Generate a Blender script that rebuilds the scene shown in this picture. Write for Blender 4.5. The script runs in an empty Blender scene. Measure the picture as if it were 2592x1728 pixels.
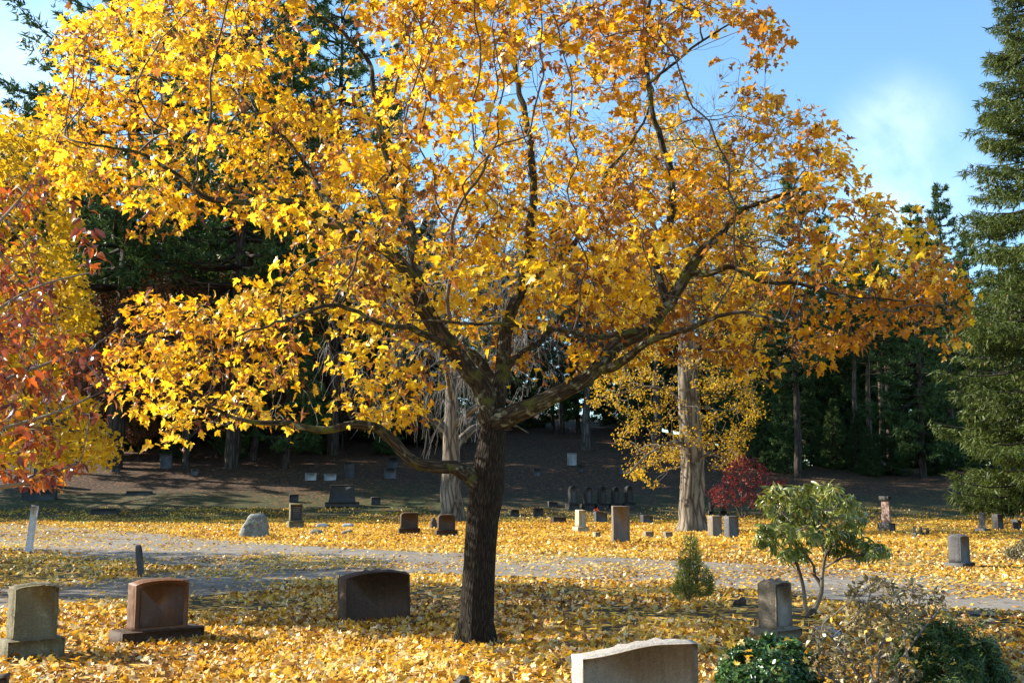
import bpy, math, random
import numpy as np
from mathutils import Vector

R = math.radians
rng = np.random.default_rng(7)
random.seed(7)
SC = bpy.context.scene
COL = SC.collection

# ------------------------------------------------------------------ camera, sky, sun, exposure
SUN_AZ, SUN_EL = -77.0, 30.0          # degrees: azimuth from +Y (view direction), positive to the right
CAM_H, PITCH, F = 1.6, 7.55, 2736.0
cam = bpy.data.cameras.new('camera')
cam.lens = 38.0
cam.sensor_width = 36.0
cam.clip_start = 0.05
cam.clip_end = 3000
camo = bpy.data.objects.new('camera', cam)
camo.location = (0, 0, CAM_H)
camo.rotation_euler = (R(90 + PITCH), 0, 0)
COL.objects.link(camo)
SC.camera = camo

W = bpy.data.worlds.new('World')
SC.world = W
W.use_nodes = True
wn, wl = W.node_tree.nodes, W.node_tree.links
wn.clear()
w_out = wn.new('ShaderNodeOutputWorld')
w_bg = wn.new('ShaderNodeBackground')
w_bg.inputs['Strength'].default_value = 0.11
w_sky = wn.new('ShaderNodeTexSky')
w_sky.sky_type = 'NISHITA'
w_sky.sun_disc = False
w_sky.sun_elevation = R(SUN_EL)
w_sky.sun_rotation = R(SUN_AZ)
w_sky.air_density = 1.0
w_sky.dust_density = 0.3
w_sky.ozone_density = 2.5
# thin clouds: noise over the sky's directions
w_tc = wn.new('ShaderNodeTexCoord')
w_map = wn.new('ShaderNodeMapping')
w_map.inputs['Scale'].default_value = (1.7, 1.0, 1.0)
w_no = wn.new('ShaderNodeTexNoise')
w_no.inputs['Scale'].default_value = 5.0
w_no.inputs['Detail'].default_value = 8
w_no.inputs['Roughness'].default_value = 0.6
w_no.inputs['Distortion'].default_value = 0.5
w_rp = wn.new('ShaderNodeValToRGB')
w_rp.color_ramp.elements[0].position = 0.44
w_rp.color_ramp.elements[0].color = (0.07, 0.07, 0.07, 1)
w_rp.color_ramp.elements[1].position = 0.70
w_rp.color_ramp.elements[1].color = (0.26, 0.26, 0.26, 1)
w_mx = wn.new('ShaderNodeMixRGB')
w_nrm = wn.new('ShaderNodeVectorMath')
w_nrm.operation = 'NORMALIZE'
wl.new(w_tc.outputs['Generated'], w_nrm.inputs[0])
w_sum = None
for w_dir, w_rad in (((.33, .90, .30), .07), ((.345, .90, .23), .085), ((-.44, .84, .345), .13), ((-.62, .72, .2), .32)):
    w_dv = Vector(w_dir).normalized()
    w_d = wn.new('ShaderNodeVectorMath')
    w_d.operation = 'DISTANCE'
    wl.new(w_nrm.outputs[0], w_d.inputs[0])
    w_d.inputs[1].default_value = w_dv
    w_mr = wn.new('ShaderNodeMapRange')
    w_mr.interpolation_type = 'SMOOTHSTEP'
    w_mr.inputs['From Min'].default_value = w_rad
    w_mr.inputs['From Max'].default_value = w_rad * .25
    wl.new(w_d.outputs['Value'], w_mr.inputs['Value'])
    if w_sum is None:
        w_sum = w_mr.outputs[0]
    else:
        w_ad = wn.new('ShaderNodeMath')
        w_ad.operation = 'MAXIMUM'
        wl.new(w_sum, w_ad.inputs[0])
        wl.new(w_mr.outputs[0], w_ad.inputs[1])
        w_sum = w_ad.outputs[0]
w_mul = wn.new('ShaderNodeMath')
w_mul.operation = 'MULTIPLY'
wl.new(w_sum, w_mul.inputs[1])
w_tint = wn.new('ShaderNodeMixRGB')
w_tint.blend_type = 'MULTIPLY'
w_tint.inputs[0].default_value = 1.0
w_tint.inputs[2].default_value = (0.86, 1.04, 1.06, 1)
w_mx.inputs[2].default_value = (9.5, 9.8, 10.2, 1)
wl.new(w_tc.outputs['Generated'], w_map.inputs['Vector'])
wl.new(w_map.outputs['Vector'], w_no.inputs['Vector'])
wl.new(w_no.outputs['Fac'], w_rp.inputs['Fac'])
wl.new(w_rp.outputs['Color'], w_mul.inputs[0])
wl.new(w_mul.outputs[0], w_mx.inputs[0])
wl.new(w_sky.outputs['Color'], w_tint.inputs[1])
wl.new(w_tint.outputs['Color'], w_mx.inputs[1])
wl.new(w_mx.outputs['Color'], w_bg.inputs['Color'])
wl.new(w_bg.outputs['Background'], w_out.inputs['Surface'])

sun = bpy.data.lights.new('sun', 'SUN')
sun.energy = 5.0
sun.angle = R(0.5)
sun.color = (1.0, 0.93, 0.80)
suno = bpy.data.objects.new('sun', sun)
sd = Vector((math.sin(R(SUN_AZ)) * math.cos(R(SUN_EL)), math.cos(R(SUN_AZ)) * math.cos(R(SUN_EL)), math.sin(R(SUN_EL))))
suno.rotation_euler = sd.to_track_quat('Z', 'Y').to_euler()
suno.location = (-30, 10, 40)
COL.objects.link(suno)

SC.view_settings.view_transform = 'Standard'
SC.view_settings.look = 'None'
SC.view_settings.exposure = 1.42
SC.view_settings.gamma = 1.0

# ------------------------------------------------------------------ helpers: projection, terrain
CP, SP = math.cos(R(PITCH)), math.sin(R(PITCH))
K = 2592.0 / 2352.0


def at(px, py, Y):
    """point seen at photo pixel (px,py) at depth Y along the ground axis"""
    cx, cy = (px - 1296.0) / F, -(py - 864.0) / F
    d = (cx, CP - cy * SP, SP + cy * CP)
    s = Y / d[1]
    return np.array((d[0] * s, Y, CAM_H + d[2] * s))


def sstep(a, b, x):
    t = np.clip((x - a) / (b - a), 0, 1)
    return t * t * (3 - 2 * t)


def hz(x, y):
    x = np.asarray(x, float); y = np.asarray(y, float)
    t = y - 52.0
    b = np.maximum(0.0, 0.21 * (np.sqrt(t * t + 9.0) + t) / 2 - 0.1)
    cap = 15.0 - 11.5 * sstep(6, 24, x)
    return cap * (1 - np.exp(-b / cap))


def ground(px, py):
    """ground point seen at a photo pixel"""
    Y = 3.0
    while Y < 200:
        p = at(px, py, Y)
        if p[2] <= float(hz(p[0], p[1])):
            p[2] = float(hz(p[0], p[1]))
            return p
        Y += 0.05 if Y < 25 else 0.15
    p[2] = float(hz(p[0], p[1]))
    return p


def tag(o, label=None, cat=None, group=None, kind=None):
    if label: o['label'] = label
    if cat: o['category'] = cat
    if group: o['group'] = group
    if kind: o['kind'] = kind
    return o


def empty(name, loc, rz=0.0):
    o = bpy.data.objects.new(name, None)
    o.empty_display_size = 0.2
    o.location = loc
    o.rotation_euler = (0, 0, rz)
    COL.objects.link(o)
    return o


class MB:
    """collects arrays of vertices and faces and links them as one mesh"""
    def __init__(self):
        self.v, self.loops, self.tot, self.tint, self.bk, self.n = [], [], [], [], [], 0

    def add(self, v, faces, tint=None, bk=None):
        v = np.asarray(v, float).reshape(-1, 3)
        for f in (faces if isinstance(faces, list) else [faces]):
            f = np.asarray(f, int)
            self.loops.append((f + self.n).ravel())
            self.tot.append(np.full(len(f), f.shape[1], int))
        self.v.append(v)
        self.tint.append(np.zeros(len(v)) if tint is None else np.broadcast_to(np.asarray(tint, float), (len(v),)))
        self.bk.append(v.copy() if bk is None else bk)
        self.n += len(v)

    def build(self, name, mat, parent=None, smooth=False, origin=None):
        v = np.concatenate(self.v); loops = np.concatenate(self.loops); tot = np.concatenate(self.tot)
        if origin is not None:
            v = v - np.asarray(origin, float)
        me = bpy.data.meshes.new(name)
        me.vertices.add(len(v)); me.vertices.foreach_set('co', v.astype(np.float32).ravel())
        me.loops.add(len(loops)); me.loops.foreach_set('vertex_index', loops.astype(np.int32))
        me.polygons.add(len(tot))
        st = np.zeros(len(tot), np.int32); st[1:] = np.cumsum(tot)[:-1]
        me.polygons.foreach_set('loop_start', st)
        if smooth:
            me.polygons.foreach_set('use_smooth', np.ones(len(tot), bool))
        a = me.attributes.new('tint', 'FLOAT', 'POINT'); a.data.foreach_set('value', np.concatenate(self.tint).astype(np.float32))
        b = me.attributes.new('bk', 'FLOAT_VECTOR', 'POINT'); b.data.foreach_set('vector', np.concatenate(self.bk).astype(np.float32).ravel())
        me.update(calc_edges=True)
        me.materials.append(mat)
        o = bpy.data.objects.new(name, me)
        COL.objects.link(o)
        if parent is not None:
            o.parent = parent
        return o


def unit(a):
    return a / np.maximum(np.linalg.norm(a, axis=-1, keepdims=True), 1e-9)


def tube(mb, pts, rad, k=6, tint=0.0, lump=0.0, cap=False, l0=0.0):
    pts = np.asarray(pts, float); rad = np.broadcast_to(np.asarray(rad, float), (len(pts),))
    n = len(pts)
    if n < 2: return
    t = np.gradient(pts, axis=0); t = unit(t)
    m = unit(pts[-1] - pts[0])
    ref = np.array((0., 0., 1.)) if abs(m[2]) < 0.7 else np.array((1., 0., 0.))
    a = unit(np.cross(t, ref)); b = np.cross(t, a)
    th = np.arange(k) * 2 * math.pi / k
    c, s = np.cos(th), np.sin(th)
    r = rad[:, None] * np.ones((1, k))
    if lump:
        ph = np.cumsum(np.r_[0, np.linalg.norm(np.diff(pts, axis=0), axis=1)])
        r = r * (1 + lump * (0.55 * np.sin(3 * th[None] + ph[:, None] * 2.1 / (rad[0] * 8)) + 0.35 * np.sin(5 * th[None] - ph[:, None] * 3.3 / (rad[0] * 8) + 1) + rng.normal(0, .35, (n, k))))
    v = pts[:, None] + r[..., None] * (a[:, None] * c[None, :, None] + b[:, None] * s[None, :, None])
    L = np.cumsum(np.r_[0, np.linalg.norm(np.diff(pts, axis=0), axis=1)]) + l0
    bk = np.stack([np.broadcast_to(c[None], (n, k)) * rad[:, None], np.broadcast_to(s[None], (n, k)) * rad[:, None], np.broadcast_to(L[:, None], (n, k))], -1)
    i = np.arange(n - 1)[:, None] * k; j = np.arange(k)[None]
    j2 = (j + 1) % k
    f = np.stack([i + j, i + j2, i + k + j2, i + k + j], -1).reshape(-1, 4)
    fs = [f]
    if cap:
        fs.append(np.array([np.arange(k) + (n - 1) * k]))
        fs.append(np.array([np.arange(k)[::-1]]))
    mb.add(v.reshape(-1, 3), fs, tint, bk.reshape(-1, 3))


def resample(ctrl, step):
    """Catmull-Rom through control rows (x,y,z,r)"""
    c = np.asarray(ctrl, float)
    p = np.vstack([2 * c[0] - c[1], c, 2 * c[-1] - c[-2]])
    out = []
    for i in range(1, len(p) - 2):
        n = max(1, int(np.linalg.norm(p[i + 1, :3] - p[i, :3]) / step))
        for q in range(n):
            t = q / n
            out.append(0.5 * ((2 * p[i]) + (-p[i - 1] + p[i + 1]) * t + (2 * p[i - 1] - 5 * p[i] + 4 * p[i + 1] - p[i + 2]) * t * t + (-p[i - 1] + 3 * p[i] - 3 * p[i + 1] + p[i + 2]) * t ** 3))
    out.append(c[-1])
    out = np.array(out)
    out[:, 3] = np.maximum(out[:, 3], 0.003)
    return out


def colonize(pos, att, step, kill, iters, tropism=(0, 0, 0), jit=0.15, seed=1, reach=1e9):
    """grow twigs from nodes `pos` towards attraction points; returns all positions and parents"""
    g = np.random.default_rng(seed)
    P = [np.asarray(p, float) for p in pos]
    par = [-1] * len(P)
    kids = [0] * len(P)
    att = np.asarray(att, float)
    A = np.array(P)
    d = np.full(len(att), 1e9); near = np.zeros(len(att), int)
    for s in range(0, len(A), 400):
        D = np.linalg.norm(att[:, None] - A[None, s:s + 400], axis=2)
        i = D.argmin(1); m = D[np.arange(len(att)), i]
        u = m < d
        d[u] = m[u]; near[u] = i[u] + s
    act = d > kill
    tr = np.array(tropism)
    for it in range(iters):
        idx = np.nonzero(act)[0]
        if len(idx) == 0: break
        dirs = {}
        rr = reach
        while not (d[idx] < rr).any(): rr *= 1.5
        for a in idx:
            if d[a] > rr: continue
            n = near[a]
            v = att[a] - P[n]; v /= (np.linalg.norm(v) + 1e-9)
            if n in dirs: dirs[n] = dirs[n] + v
            else: dirs[n] = v
        new = []
        for n, v in dirs.items():
            if kids[n] > 3: continue
            v = v / (np.linalg.norm(v) + 1e-9) + g.normal(0, jit, 3) + tr
            v /= np.linalg.norm(v) + 1e-9
            P.append(P[n] + v * step); par.append(n); kids.append(0); kids[n] += 1
            new.append(len(P) - 1)
        if not new: break
        Q = np.array([P[n] for n in new])
        D = np.linalg.norm(att[idx][:, None] - Q[None], axis=2)
        i = D.argmin(1); m = D[np.arange(len(idx)), i]
        u = m < d[idx] - 1e-6
        d[idx[u]] = m[u]; near[idx[u]] = np.array(new)[i[u]]
        act = d > kill
    return np.array(P), np.array(par)


def twig_tubes(mb, P, par, n0, r_tip, r_max, k=5, power=2.3):
    """tubes along the grown nodes (index >= n0); returns load count per node"""
    N = len(P)
    load = np.zeros(N); ch = [[] for _ in range(N)]
    for i in range(N - 1, n0 - 1, -1):
        if not ch[i]: load[i] = 1.0
        load[par[i]] += load[i]
        ch[par[i]].append(i)
    rad = np.minimum(r_tip * np.maximum(load, 1) ** (1 / power), r_max)
    starts = [(i, par[i]) for i in range(n0, N) if par[i] < n0]
    stack = list(starts)
    while stack:
        i, p = stack.pop()
        chain = [p, i] if p >= 0 else [i]
        cur = i
        while ch[cur]:
            c = sorted(ch[cur], key=lambda q: -load[q])
            for o in c[1:]: stack.append((o, cur))
            cur = c[0]; chain.append(cur)
        r = rad[chain].copy()
        r[0] = r[1]
        pts = P[chain]
        if len(pts) > 3:
            pts = pts.copy(); pts[1:-1] = 0.5 * pts[1:-1] + 0.25 * (pts[:-2] + pts[2:])
        tube(mb, pts, r, k)
    return load, ch


def in_poly(poly, x, y):
    poly = np.asarray(poly, float); x = np.asarray(x); y = np.asarray(y)
    ins = np.zeros(x.shape, bool)
    j = len(poly) - 1
    for i in range(len(poly)):
        xi, yi = poly[i]; xj, yj = poly[j]
        ins ^= ((yi > y) != (yj > y)) & (x < (xj - xi) * (y - yi) / (yj - yi + 1e-12) + xi)
        j = i
    return ins


# value noise for density and shapes (numpy)
_perm = np.random.default_rng(3).random((64, 64, 64))


def vnoise(p):
    p = np.asarray(p, float); i = np.floor(p).astype(int); f = p - i; f = f * f * (3 - 2 * f)
    o = 0
    for a in (0, 1):
        for b in (0, 1):
            for c in (0, 1):
                w = (f[..., 0] if a else 1 - f[..., 0]) * (f[..., 1] if b else 1 - f[..., 1]) * (f[..., 2] if c else 1 - f[..., 2])
                o = o + w * _perm[(i[..., 0] + a) % 64, (i[..., 1] + b) % 64, (i[..., 2] + c) % 64]
    return o


# leaf templates: x across, y along, z up
_half = [(.20, -.10), (.42, -.04), (.33, .11), (.58, .19), (.72, .47), (.50, .44), (.27, .47), (.40, .71), (.17, .74)]
_mv = [(0, .30), (0, 0)] + _half + [(0, 1.02)] + [(-x, y) for x, y in _half[::-1]]
MAPLE_V = np.array([(x, y, 0) for x, y in _mv])
MAPLE_F = np.array([(0, i, i + 1 if i + 1 < len(_mv) else 1) for i in range(1, len(_mv))])
SMALL_V = np.array([(0, .35, 0), (0, 0, 0), (.36, -.02, 0), (.66, .42, 0), (.28, .5, 0), (0, 1.0, 0), (-.28, .5, 0), (-.66, .42, 0), (-.36, -.02, 0)], float)
SMALL_F = np.array([(0, i, i + 1 if i < 8 else 1) for i in range(1, 9)])
OVAL_V = np.array([(0, .5, 0), (0, 0, 0), (.2, .22, 0), (.27, .5, 0), (.17, .8, 0), (0, 1.05, 0), (-.17, .8, 0), (-.27, .5, 0), (-.2, .22, 0)], float)
OVAL_F = SMALL_F
QUAD_V = np.array([(0, 0, 0), (.42, .45, .0), (0, 1, 0), (-.42, .45, 0)], float)
QUAD_F = np.array([(0, 1, 2, 3)])
LONG_V = OVAL_V * np.array((0.62, 1, 1))
TRI_V = np.array([(-.5, 0, 0), (.5, 0, 0), (0, 1, 0)], float)
TRI_F = np.array([(0, 1, 2)])


def leaves(mb, tv, tf, pos, nrm, fwd, size, tint, fold=0.25, droop=0.35, var=0.5, seed=0):
    g = np.random.default_rng(seed + len(pos))
    N = len(pos)
    if N == 0: return
    pos = np.asarray(pos, float)
    n = unit(np.asarray(nrm, float)); y = np.asarray(fwd, float)
    y = unit(y - n * (y * n).sum(1, keepdims=True)); x = np.cross(y, n)
    tv = np.asarray(tv, float)
    V = np.broadcast_to(tv[None], (N,) + tv.shape).copy()
    fo = fold * (1 + var * g.normal(0, 1, N)); dr = droop * (1 + var * g.normal(0, 1, N))
    sk = g.normal(0, .12, N)
    V[..., 2] += fo[:, None] * np.abs(V[..., 0]) - dr[:, None] * V[..., 1] ** 2 + sk[:, None] * V[..., 0]
    V[..., 0] *= (1 + g.normal(0, .1, N))[:, None]
    V += g.normal(0, .035, V.shape)
    V *= np.asarray(size, float).reshape(-1, 1, 1) if np.ndim(size) else size
    Wv = pos[:, None] + V[..., :1] * x[:, None] + V[..., 1:2] * y[:, None] + V[..., 2:] * n[:, None]
    k = len(tv)
    f = (tf[None] + (np.arange(N) * k)[:, None, None]).reshape(-1, tf.shape[1])
    mb.add(Wv.reshape(-1, 3), f, np.repeat(np.broadcast_to(tint, (N,)), k))


# ------------------------------------------------------------------ materials
def mat_new(name):
    m = bpy.data.materials.new(name)
    m.use_nodes = True
    nt = m.node_tree
    nt.nodes.clear()
    out = nt.nodes.new('ShaderNodeOutputMaterial')
    return m, nt, out


def N_(nt, typ, **kw):
    n = nt.nodes.new(typ)
    for k, v in kw.items():
        if k in n.inputs: n.inputs[k].default_value = v
        else: setattr(n, k, v)
    return n


def ramp(nt, fac, stops, interp='LINEAR'):
    r = nt.nodes.new('ShaderNodeValToRGB')
    r.color_ramp.interpolation = interp
    e = r.color_ramp.elements
    while len(e) < len(stops): e.new(0.5)
    for i, (p, c) in enumerate(stops):
        e[i].position = p
        e[i].color = (*c, 1) if len(c) == 3 else c
    if fac is not None: nt.links.new(fac, r.inputs['Fac'])
    return r.outputs['Color']


def mixc(nt, fac, a, b, mode='MIX'):
    m = nt.nodes.new('ShaderNodeMixRGB')
    m.blend_type = mode
    for i, s in ((0, fac), (1, a), (2, b)):
        if isinstance(s, (int, float)): m.inputs[i].default_value = s if i == 0 else (s, s, s, 1)
        elif isinstance(s, tuple): m.inputs[i].default_value = (*s, 1)
        else: nt.links.new(s, m.inputs[i])
    return m.outputs['Color']


def noise(nt, vec, scale, detail=4, rough=0.55, dist=0.0):
    n = N_(nt, 'ShaderNodeTexNoise', Scale=scale, Detail=detail, Roughness=rough, Distortion=dist)
    if vec is not None: nt.links.new(vec, n.inputs['Vector'])
    return n.outputs['Fac']


def leaf_mat(name, stops, trans=0.45, rough=0.45, spec=0.4, tr_gain=1.25):
    m, nt, out = mat_new(name)
    at_ = N_(nt, 'ShaderNodeAttribute', attribute_name='tint')
    col = ramp(nt, at_.outputs['Fac'], stops)
    geo = nt.nodes.new('ShaderNodeNewGeometry')
    nz = noise(nt, geo.outputs['Position'], 22.0, 2)
    col = mixc(nt, 0.55, col, ramp(nt, nz, [(0.25, (.55, .5, .45)), (0.6, (1, 1, 1))]), 'MULTIPLY')
    p = N_(nt, 'ShaderNodeBsdfPrincipled', Roughness=rough)
    p.inputs['Specular IOR Level'].default_value = spec
    nt.links.new(col, p.inputs['Base Color'])
    t = nt.nodes.new('ShaderNodeBsdfTranslucent')
    tc = mixc(nt, 1.0, col, (tr_gain, tr_gain * 0.97, tr_gain * 0.7), 'MULTIPLY')
    nt.links.new(tc, t.inputs['Color'])
    mx = nt.nodes.new('ShaderNodeMixShader')
    mx.inputs[0].default_value = trans
    nt.links.new(p.outputs[0], mx.inputs[1]); nt.links.new(t.outputs[0], mx.inputs[2])
    nt.links.new(mx.outputs[0], out.inputs['Surface'])
    return m


def bark_mat(name, dark, light, moss=None, moss_lo=0.58, scale=1.0, bump=0.6, lichen=None, ridge=9.0):
    m, nt, out = mat_new(name)
    a = N_(nt, 'ShaderNodeAttribute', attribute_name='bk')
    mp = N_(nt, 'ShaderNodeMapping')
    mp.inputs['Scale'].default_value = (ridge * scale, ridge * scale, ridge * scale * 0.16)
    nt.links.new(a.outputs['Vector'], mp.inputs['Vector'])
    n1 = noise(nt, mp.outputs['Vector'], 3.2, 6, 0.65, 0.6)
    v = N_(nt, 'ShaderNodeTexVoronoi', Scale=2.4)
    v.feature = 'DISTANCE_TO_EDGE'
    nt.links.new(mp.outputs['Vector'], v.inputs['Vector'])
    crack = ramp(nt, v.outputs['Distance'], [(0.0, (0, 0, 0)), (0.28, (1, 1, 1))])
    h = mixc(nt, 0.5, n1, crack)
    col = ramp(nt, h, [(0.25, dark), (0.75, light)])
    geo = nt.nodes.new('ShaderNodeNewGeometry')
    big = noise(nt, geo.outputs['Position'], 3.0 * scale, 5, 0.6)
    col = mixc(nt, 0.6, col, ramp(nt, big, [(0.3, (.6, .58, .55)), (0.65, (1.1, 1.1, 1.1))]), 'MULTIPLY')
    if lichen:
        ln = noise(nt, geo.outputs['Position'], 11.0 * scale, 4, 0.6)
        col = mixc(nt, ramp(nt, ln, [(0.57, (0, 0, 0)), (0.66, (.85, .85, .85))]), col, lichen)
    if moss:
        mn = noise(nt, geo.outputs['Position'], 5.0 * scale, 5, 0.65)
        col = mixc(nt, ramp(nt, mn, [(moss_lo - .04, (0, 0, 0)), (moss_lo + .08, (.9, .9, .9))]), col, moss)
    p = N_(nt, 'ShaderNodeBsdfPrincipled', Roughness=0.9)
    p.inputs['Specular IOR Level'].default_value = 0.2
    nt.links.new(col, p.inputs['Base Color'])
    b = N_(nt, 'ShaderNodeBump', Strength=bump, Distance=0.03)
    nt.links.new(h, b.inputs['Height'])
    nt.links.new(b.outputs[0], p.inputs['Normal'])
    nt.links.new(p.outputs[0], out.inputs['Surface'])
    return m


def stone_mat(name, c1, c2, speck=90.0, lichen=None, lich_lo=0.6, rough=0.7, bump=0.5, bscale=18.0, stain=0.5):
    m, nt, out = mat_new(name)
    tc = nt.nodes.new('ShaderNodeTexCoord')
    o = tc.outputs['Object']
    s = noise(nt, o, speck, 3, 0.7)
    col = ramp(nt, s, [(0.35, c1), (0.65, c2)])
    st = noise(nt, o, 2.6, 6, 0.65)
    col = mixc(nt, stain, col, ramp(nt, st, [(0.3, (.45, .42, .38)), (0.62, (1.05, 1.05, 1.05))]), 'MULTIPLY')
    mp = N_(nt, 'ShaderNodeMapping')
    mp.inputs['Scale'].default_value = (14, 14, 1.3)
    nt.links.new(o, mp.inputs['Vector'])
    sk = noise(nt, mp.outputs['Vector'], 1.6, 4, 0.6)
    col = mixc(nt, stain * .7, col, ramp(nt, sk, [(0.36, (.5, .48, .44)), (0.56, (1, 1, 1))]), 'MULTIPLY')
    if lichen:
        ln = noise(nt, o, 8.0, 6, 0.7)
        col = mixc(nt, ramp(nt, ln, [(lich_lo - .05, (0, 0, 0)), (lich_lo + .06, (.85, .85, .85))]), col, lichen)
    p = N_(nt, 'ShaderNodeBsdfPrincipled', Roughness=rough)
    p.inputs['Specular IOR Level'].default_value = 0.35
    nt.links.new(col, p.inputs['Base Color'])
    h = noise(nt, o, bscale, 6, 0.65)
    b = N_(nt, 'ShaderNodeBump', Strength=bump, Distance=0.02)
    nt.links.new(h, b.inputs['Height'])
    nt.links.new(b.outputs[0], p.inputs['Normal'])
    nt.links.new(p.outputs[0], out.inputs['Surface'])
    return m


def ground_mat():
    m, nt, out = mat_new('leaf_strewn_ground')
    geo = nt.nodes.new('ShaderNodeNewGeometry')
    pos = geo.outputs['Position']
    lit = N_(nt, 'ShaderNodeAttribute', attribute_name='tint')      # how thick the leaves lie
    kind = N_(nt, 'ShaderNodeAttribute', attribute_name='bk')       # x: forest litter share, y: green share
    sep = nt.nodes.new('ShaderNodeSeparateXYZ')
    nt.links.new(kind.outputs['Vector'], sep.inputs[0])
    g1 = noise(nt, pos, 1.1, 6, 0.65)
    g2 = noise(nt, pos, 34.0, 3, 0.7)
    grass = ramp(nt, g2, [(0.3, (.018, .024, .006)), (0.55, (.052, .062, .014)), (0.75, (.10, .092, .03))])
    soil = ramp(nt, g2, [(0.3, (.016, .011, .007)), (0.7, (.065, .040, .020))])
    base = mixc(nt, sep.outputs['Y'], soil, grass)
    # leaf flakes: one voronoi cell is one leaf
    v = N_(nt, 'ShaderNodeTexVoronoi', Scale=9.0, Randomness=1.0)
    nt.links.new(pos, v.inputs['Vector'])
    ve = N_(nt, 'ShaderNodeTexVoronoi', Scale=9.0, Randomness=1.0)
    ve.feature = 'DISTANCE_TO_EDGE'
    nt.links.new(pos, ve.inputs['Vector'])
    sc = nt.nodes.new('ShaderNodeSeparateColor')
    nt.links.new(v.outputs['Color'], sc.inputs[0])
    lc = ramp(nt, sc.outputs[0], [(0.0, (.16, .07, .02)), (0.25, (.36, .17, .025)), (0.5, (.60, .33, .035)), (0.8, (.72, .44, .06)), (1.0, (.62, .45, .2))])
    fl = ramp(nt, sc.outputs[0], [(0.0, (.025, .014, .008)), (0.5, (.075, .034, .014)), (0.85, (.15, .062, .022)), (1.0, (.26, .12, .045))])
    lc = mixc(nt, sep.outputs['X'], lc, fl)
    add = N_(nt, 'ShaderNodeMath', operation='MULTIPLY_ADD')
    nt.links.new(g1, add.inputs[0]); add.inputs[1].default_value = 1.0
    add.inputs[2].default_value = -0.5
    cov = N_(nt, 'ShaderNodeMath', operation='ADD')
    nt.links.new(add.outputs[0], cov.inputs[0]); nt.links.new(lit.outputs['Fac'], cov.inputs[1])
    lt = N_(nt, 'ShaderNodeMath', operation='LESS_THAN')
    nt.links.new(sc.outputs[1], lt.inputs[0]); nt.links.new(cov.outputs[0], lt.inputs[1])
    ed = ramp(nt, ve.outputs['Distance'], [(0.02, (.0, .0, .0)), (0.09, (1, 1, 1))])
    fac = mixc(nt, 1.0, lt.outputs[0], ed, 'MULTIPLY')
    col = mixc(nt, fac, base, lc)
    p = N_(nt, 'ShaderNodeBsdfPrincipled', Roughness=0.8)
    p.inputs['Specular IOR Level'].default_value = 0.25
    nt.links.new(col, p.inputs['Base Color'])
    hh = mixc(nt, 0.5, g2, fac)
    b = N_(nt, 'ShaderNodeBump', Strength=0.8, Distance=0.04)
    nt.links.new(hh, b.inputs['Height'])
    nt.links.new(b.outputs[0], p.inputs['Normal'])
    nt.links.new(p.outputs[0], out.inputs['Surface'])
    return m


def road_mat():
    m, nt, out = mat_new('worn_asphalt')
    geo = nt.nodes.new('ShaderNodeNewGeometry')
    pos = geo.outputs['Position']
    a = noise(nt, pos, 60.0, 4, 0.7)
    b_ = noise(nt, pos, 0.7, 5, 0.6)
    col = ramp(nt, a, [(0.3, (.13, .115, .095)), (0.7, (.24, .215, .18))])
    col = mixc(nt, 0.7, col, ramp(nt, b_, [(0.3, (.5, .48, .45)), (0.65, (1.15, 1.15, 1.15))]), 'MULTIPLY')
    cv_ = N_(nt, 'ShaderNodeTexVoronoi', Scale=0.9)
    cv_.feature = 'DISTANCE_TO_EDGE'
    wp = N_(nt, 'ShaderNodeTexNoise', Scale=2.0, Detail=4.0)
    nt.links.new(pos, wp.inputs['Vector'])
    wadd = N_(nt, 'ShaderNodeVectorMath', operation='ADD')
    nt.links.new(pos, wadd.inputs[0]); nt.links.new(wp.outputs['Color'], wadd.inputs[1])
    nt.links.new(wadd.outputs[0], cv_.inputs['Vector'])
    col = mixc(nt, 1.0, col, ramp(nt, cv_.outputs['Distance'], [(0.0, (.35, .33, .3)), (0.022, (1, 1, 1))]), 'MULTIPLY')
    d_ = noise(nt, pos, 5.0, 5, .7)
    col = mixc(nt, ramp(nt, d_, [(0.5, (0, 0, 0)), (0.7, (.7, .7, .7))]), col, (.15, .10, .055))
    p = N_(nt, 'ShaderNodeBsdfPrincipled', Roughness=0.85)
    nt.links.new(col, p.inputs['Base Color'])
    b = N_(nt, 'ShaderNodeBump', Strength=0.3, Distance=0.01)
    nt.links.new(a, b.inputs['Height']); nt.links.new(b.outputs[0], p.inputs['Normal'])
    nt.links.new(p.outputs[0], out.inputs['Surface'])
    return m


def plain_mat(name, c1, c2, scale=20.0, rough=0.7):
    m, nt, out = mat_new(name)
    tc = nt.nodes.new('ShaderNodeTexCoord')
    col = ramp(nt, noise(nt, tc.outputs['Object'], scale, 5, .6), [(0.3, c1), (0.7, c2)])
    p = N_(nt, 'ShaderNodeBsdfPrincipled', Roughness=rough)
    nt.links.new(col, p.inputs['Base Color'])
    nt.links.new(p.outputs[0], out.inputs['Surface'])
    return m


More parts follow.
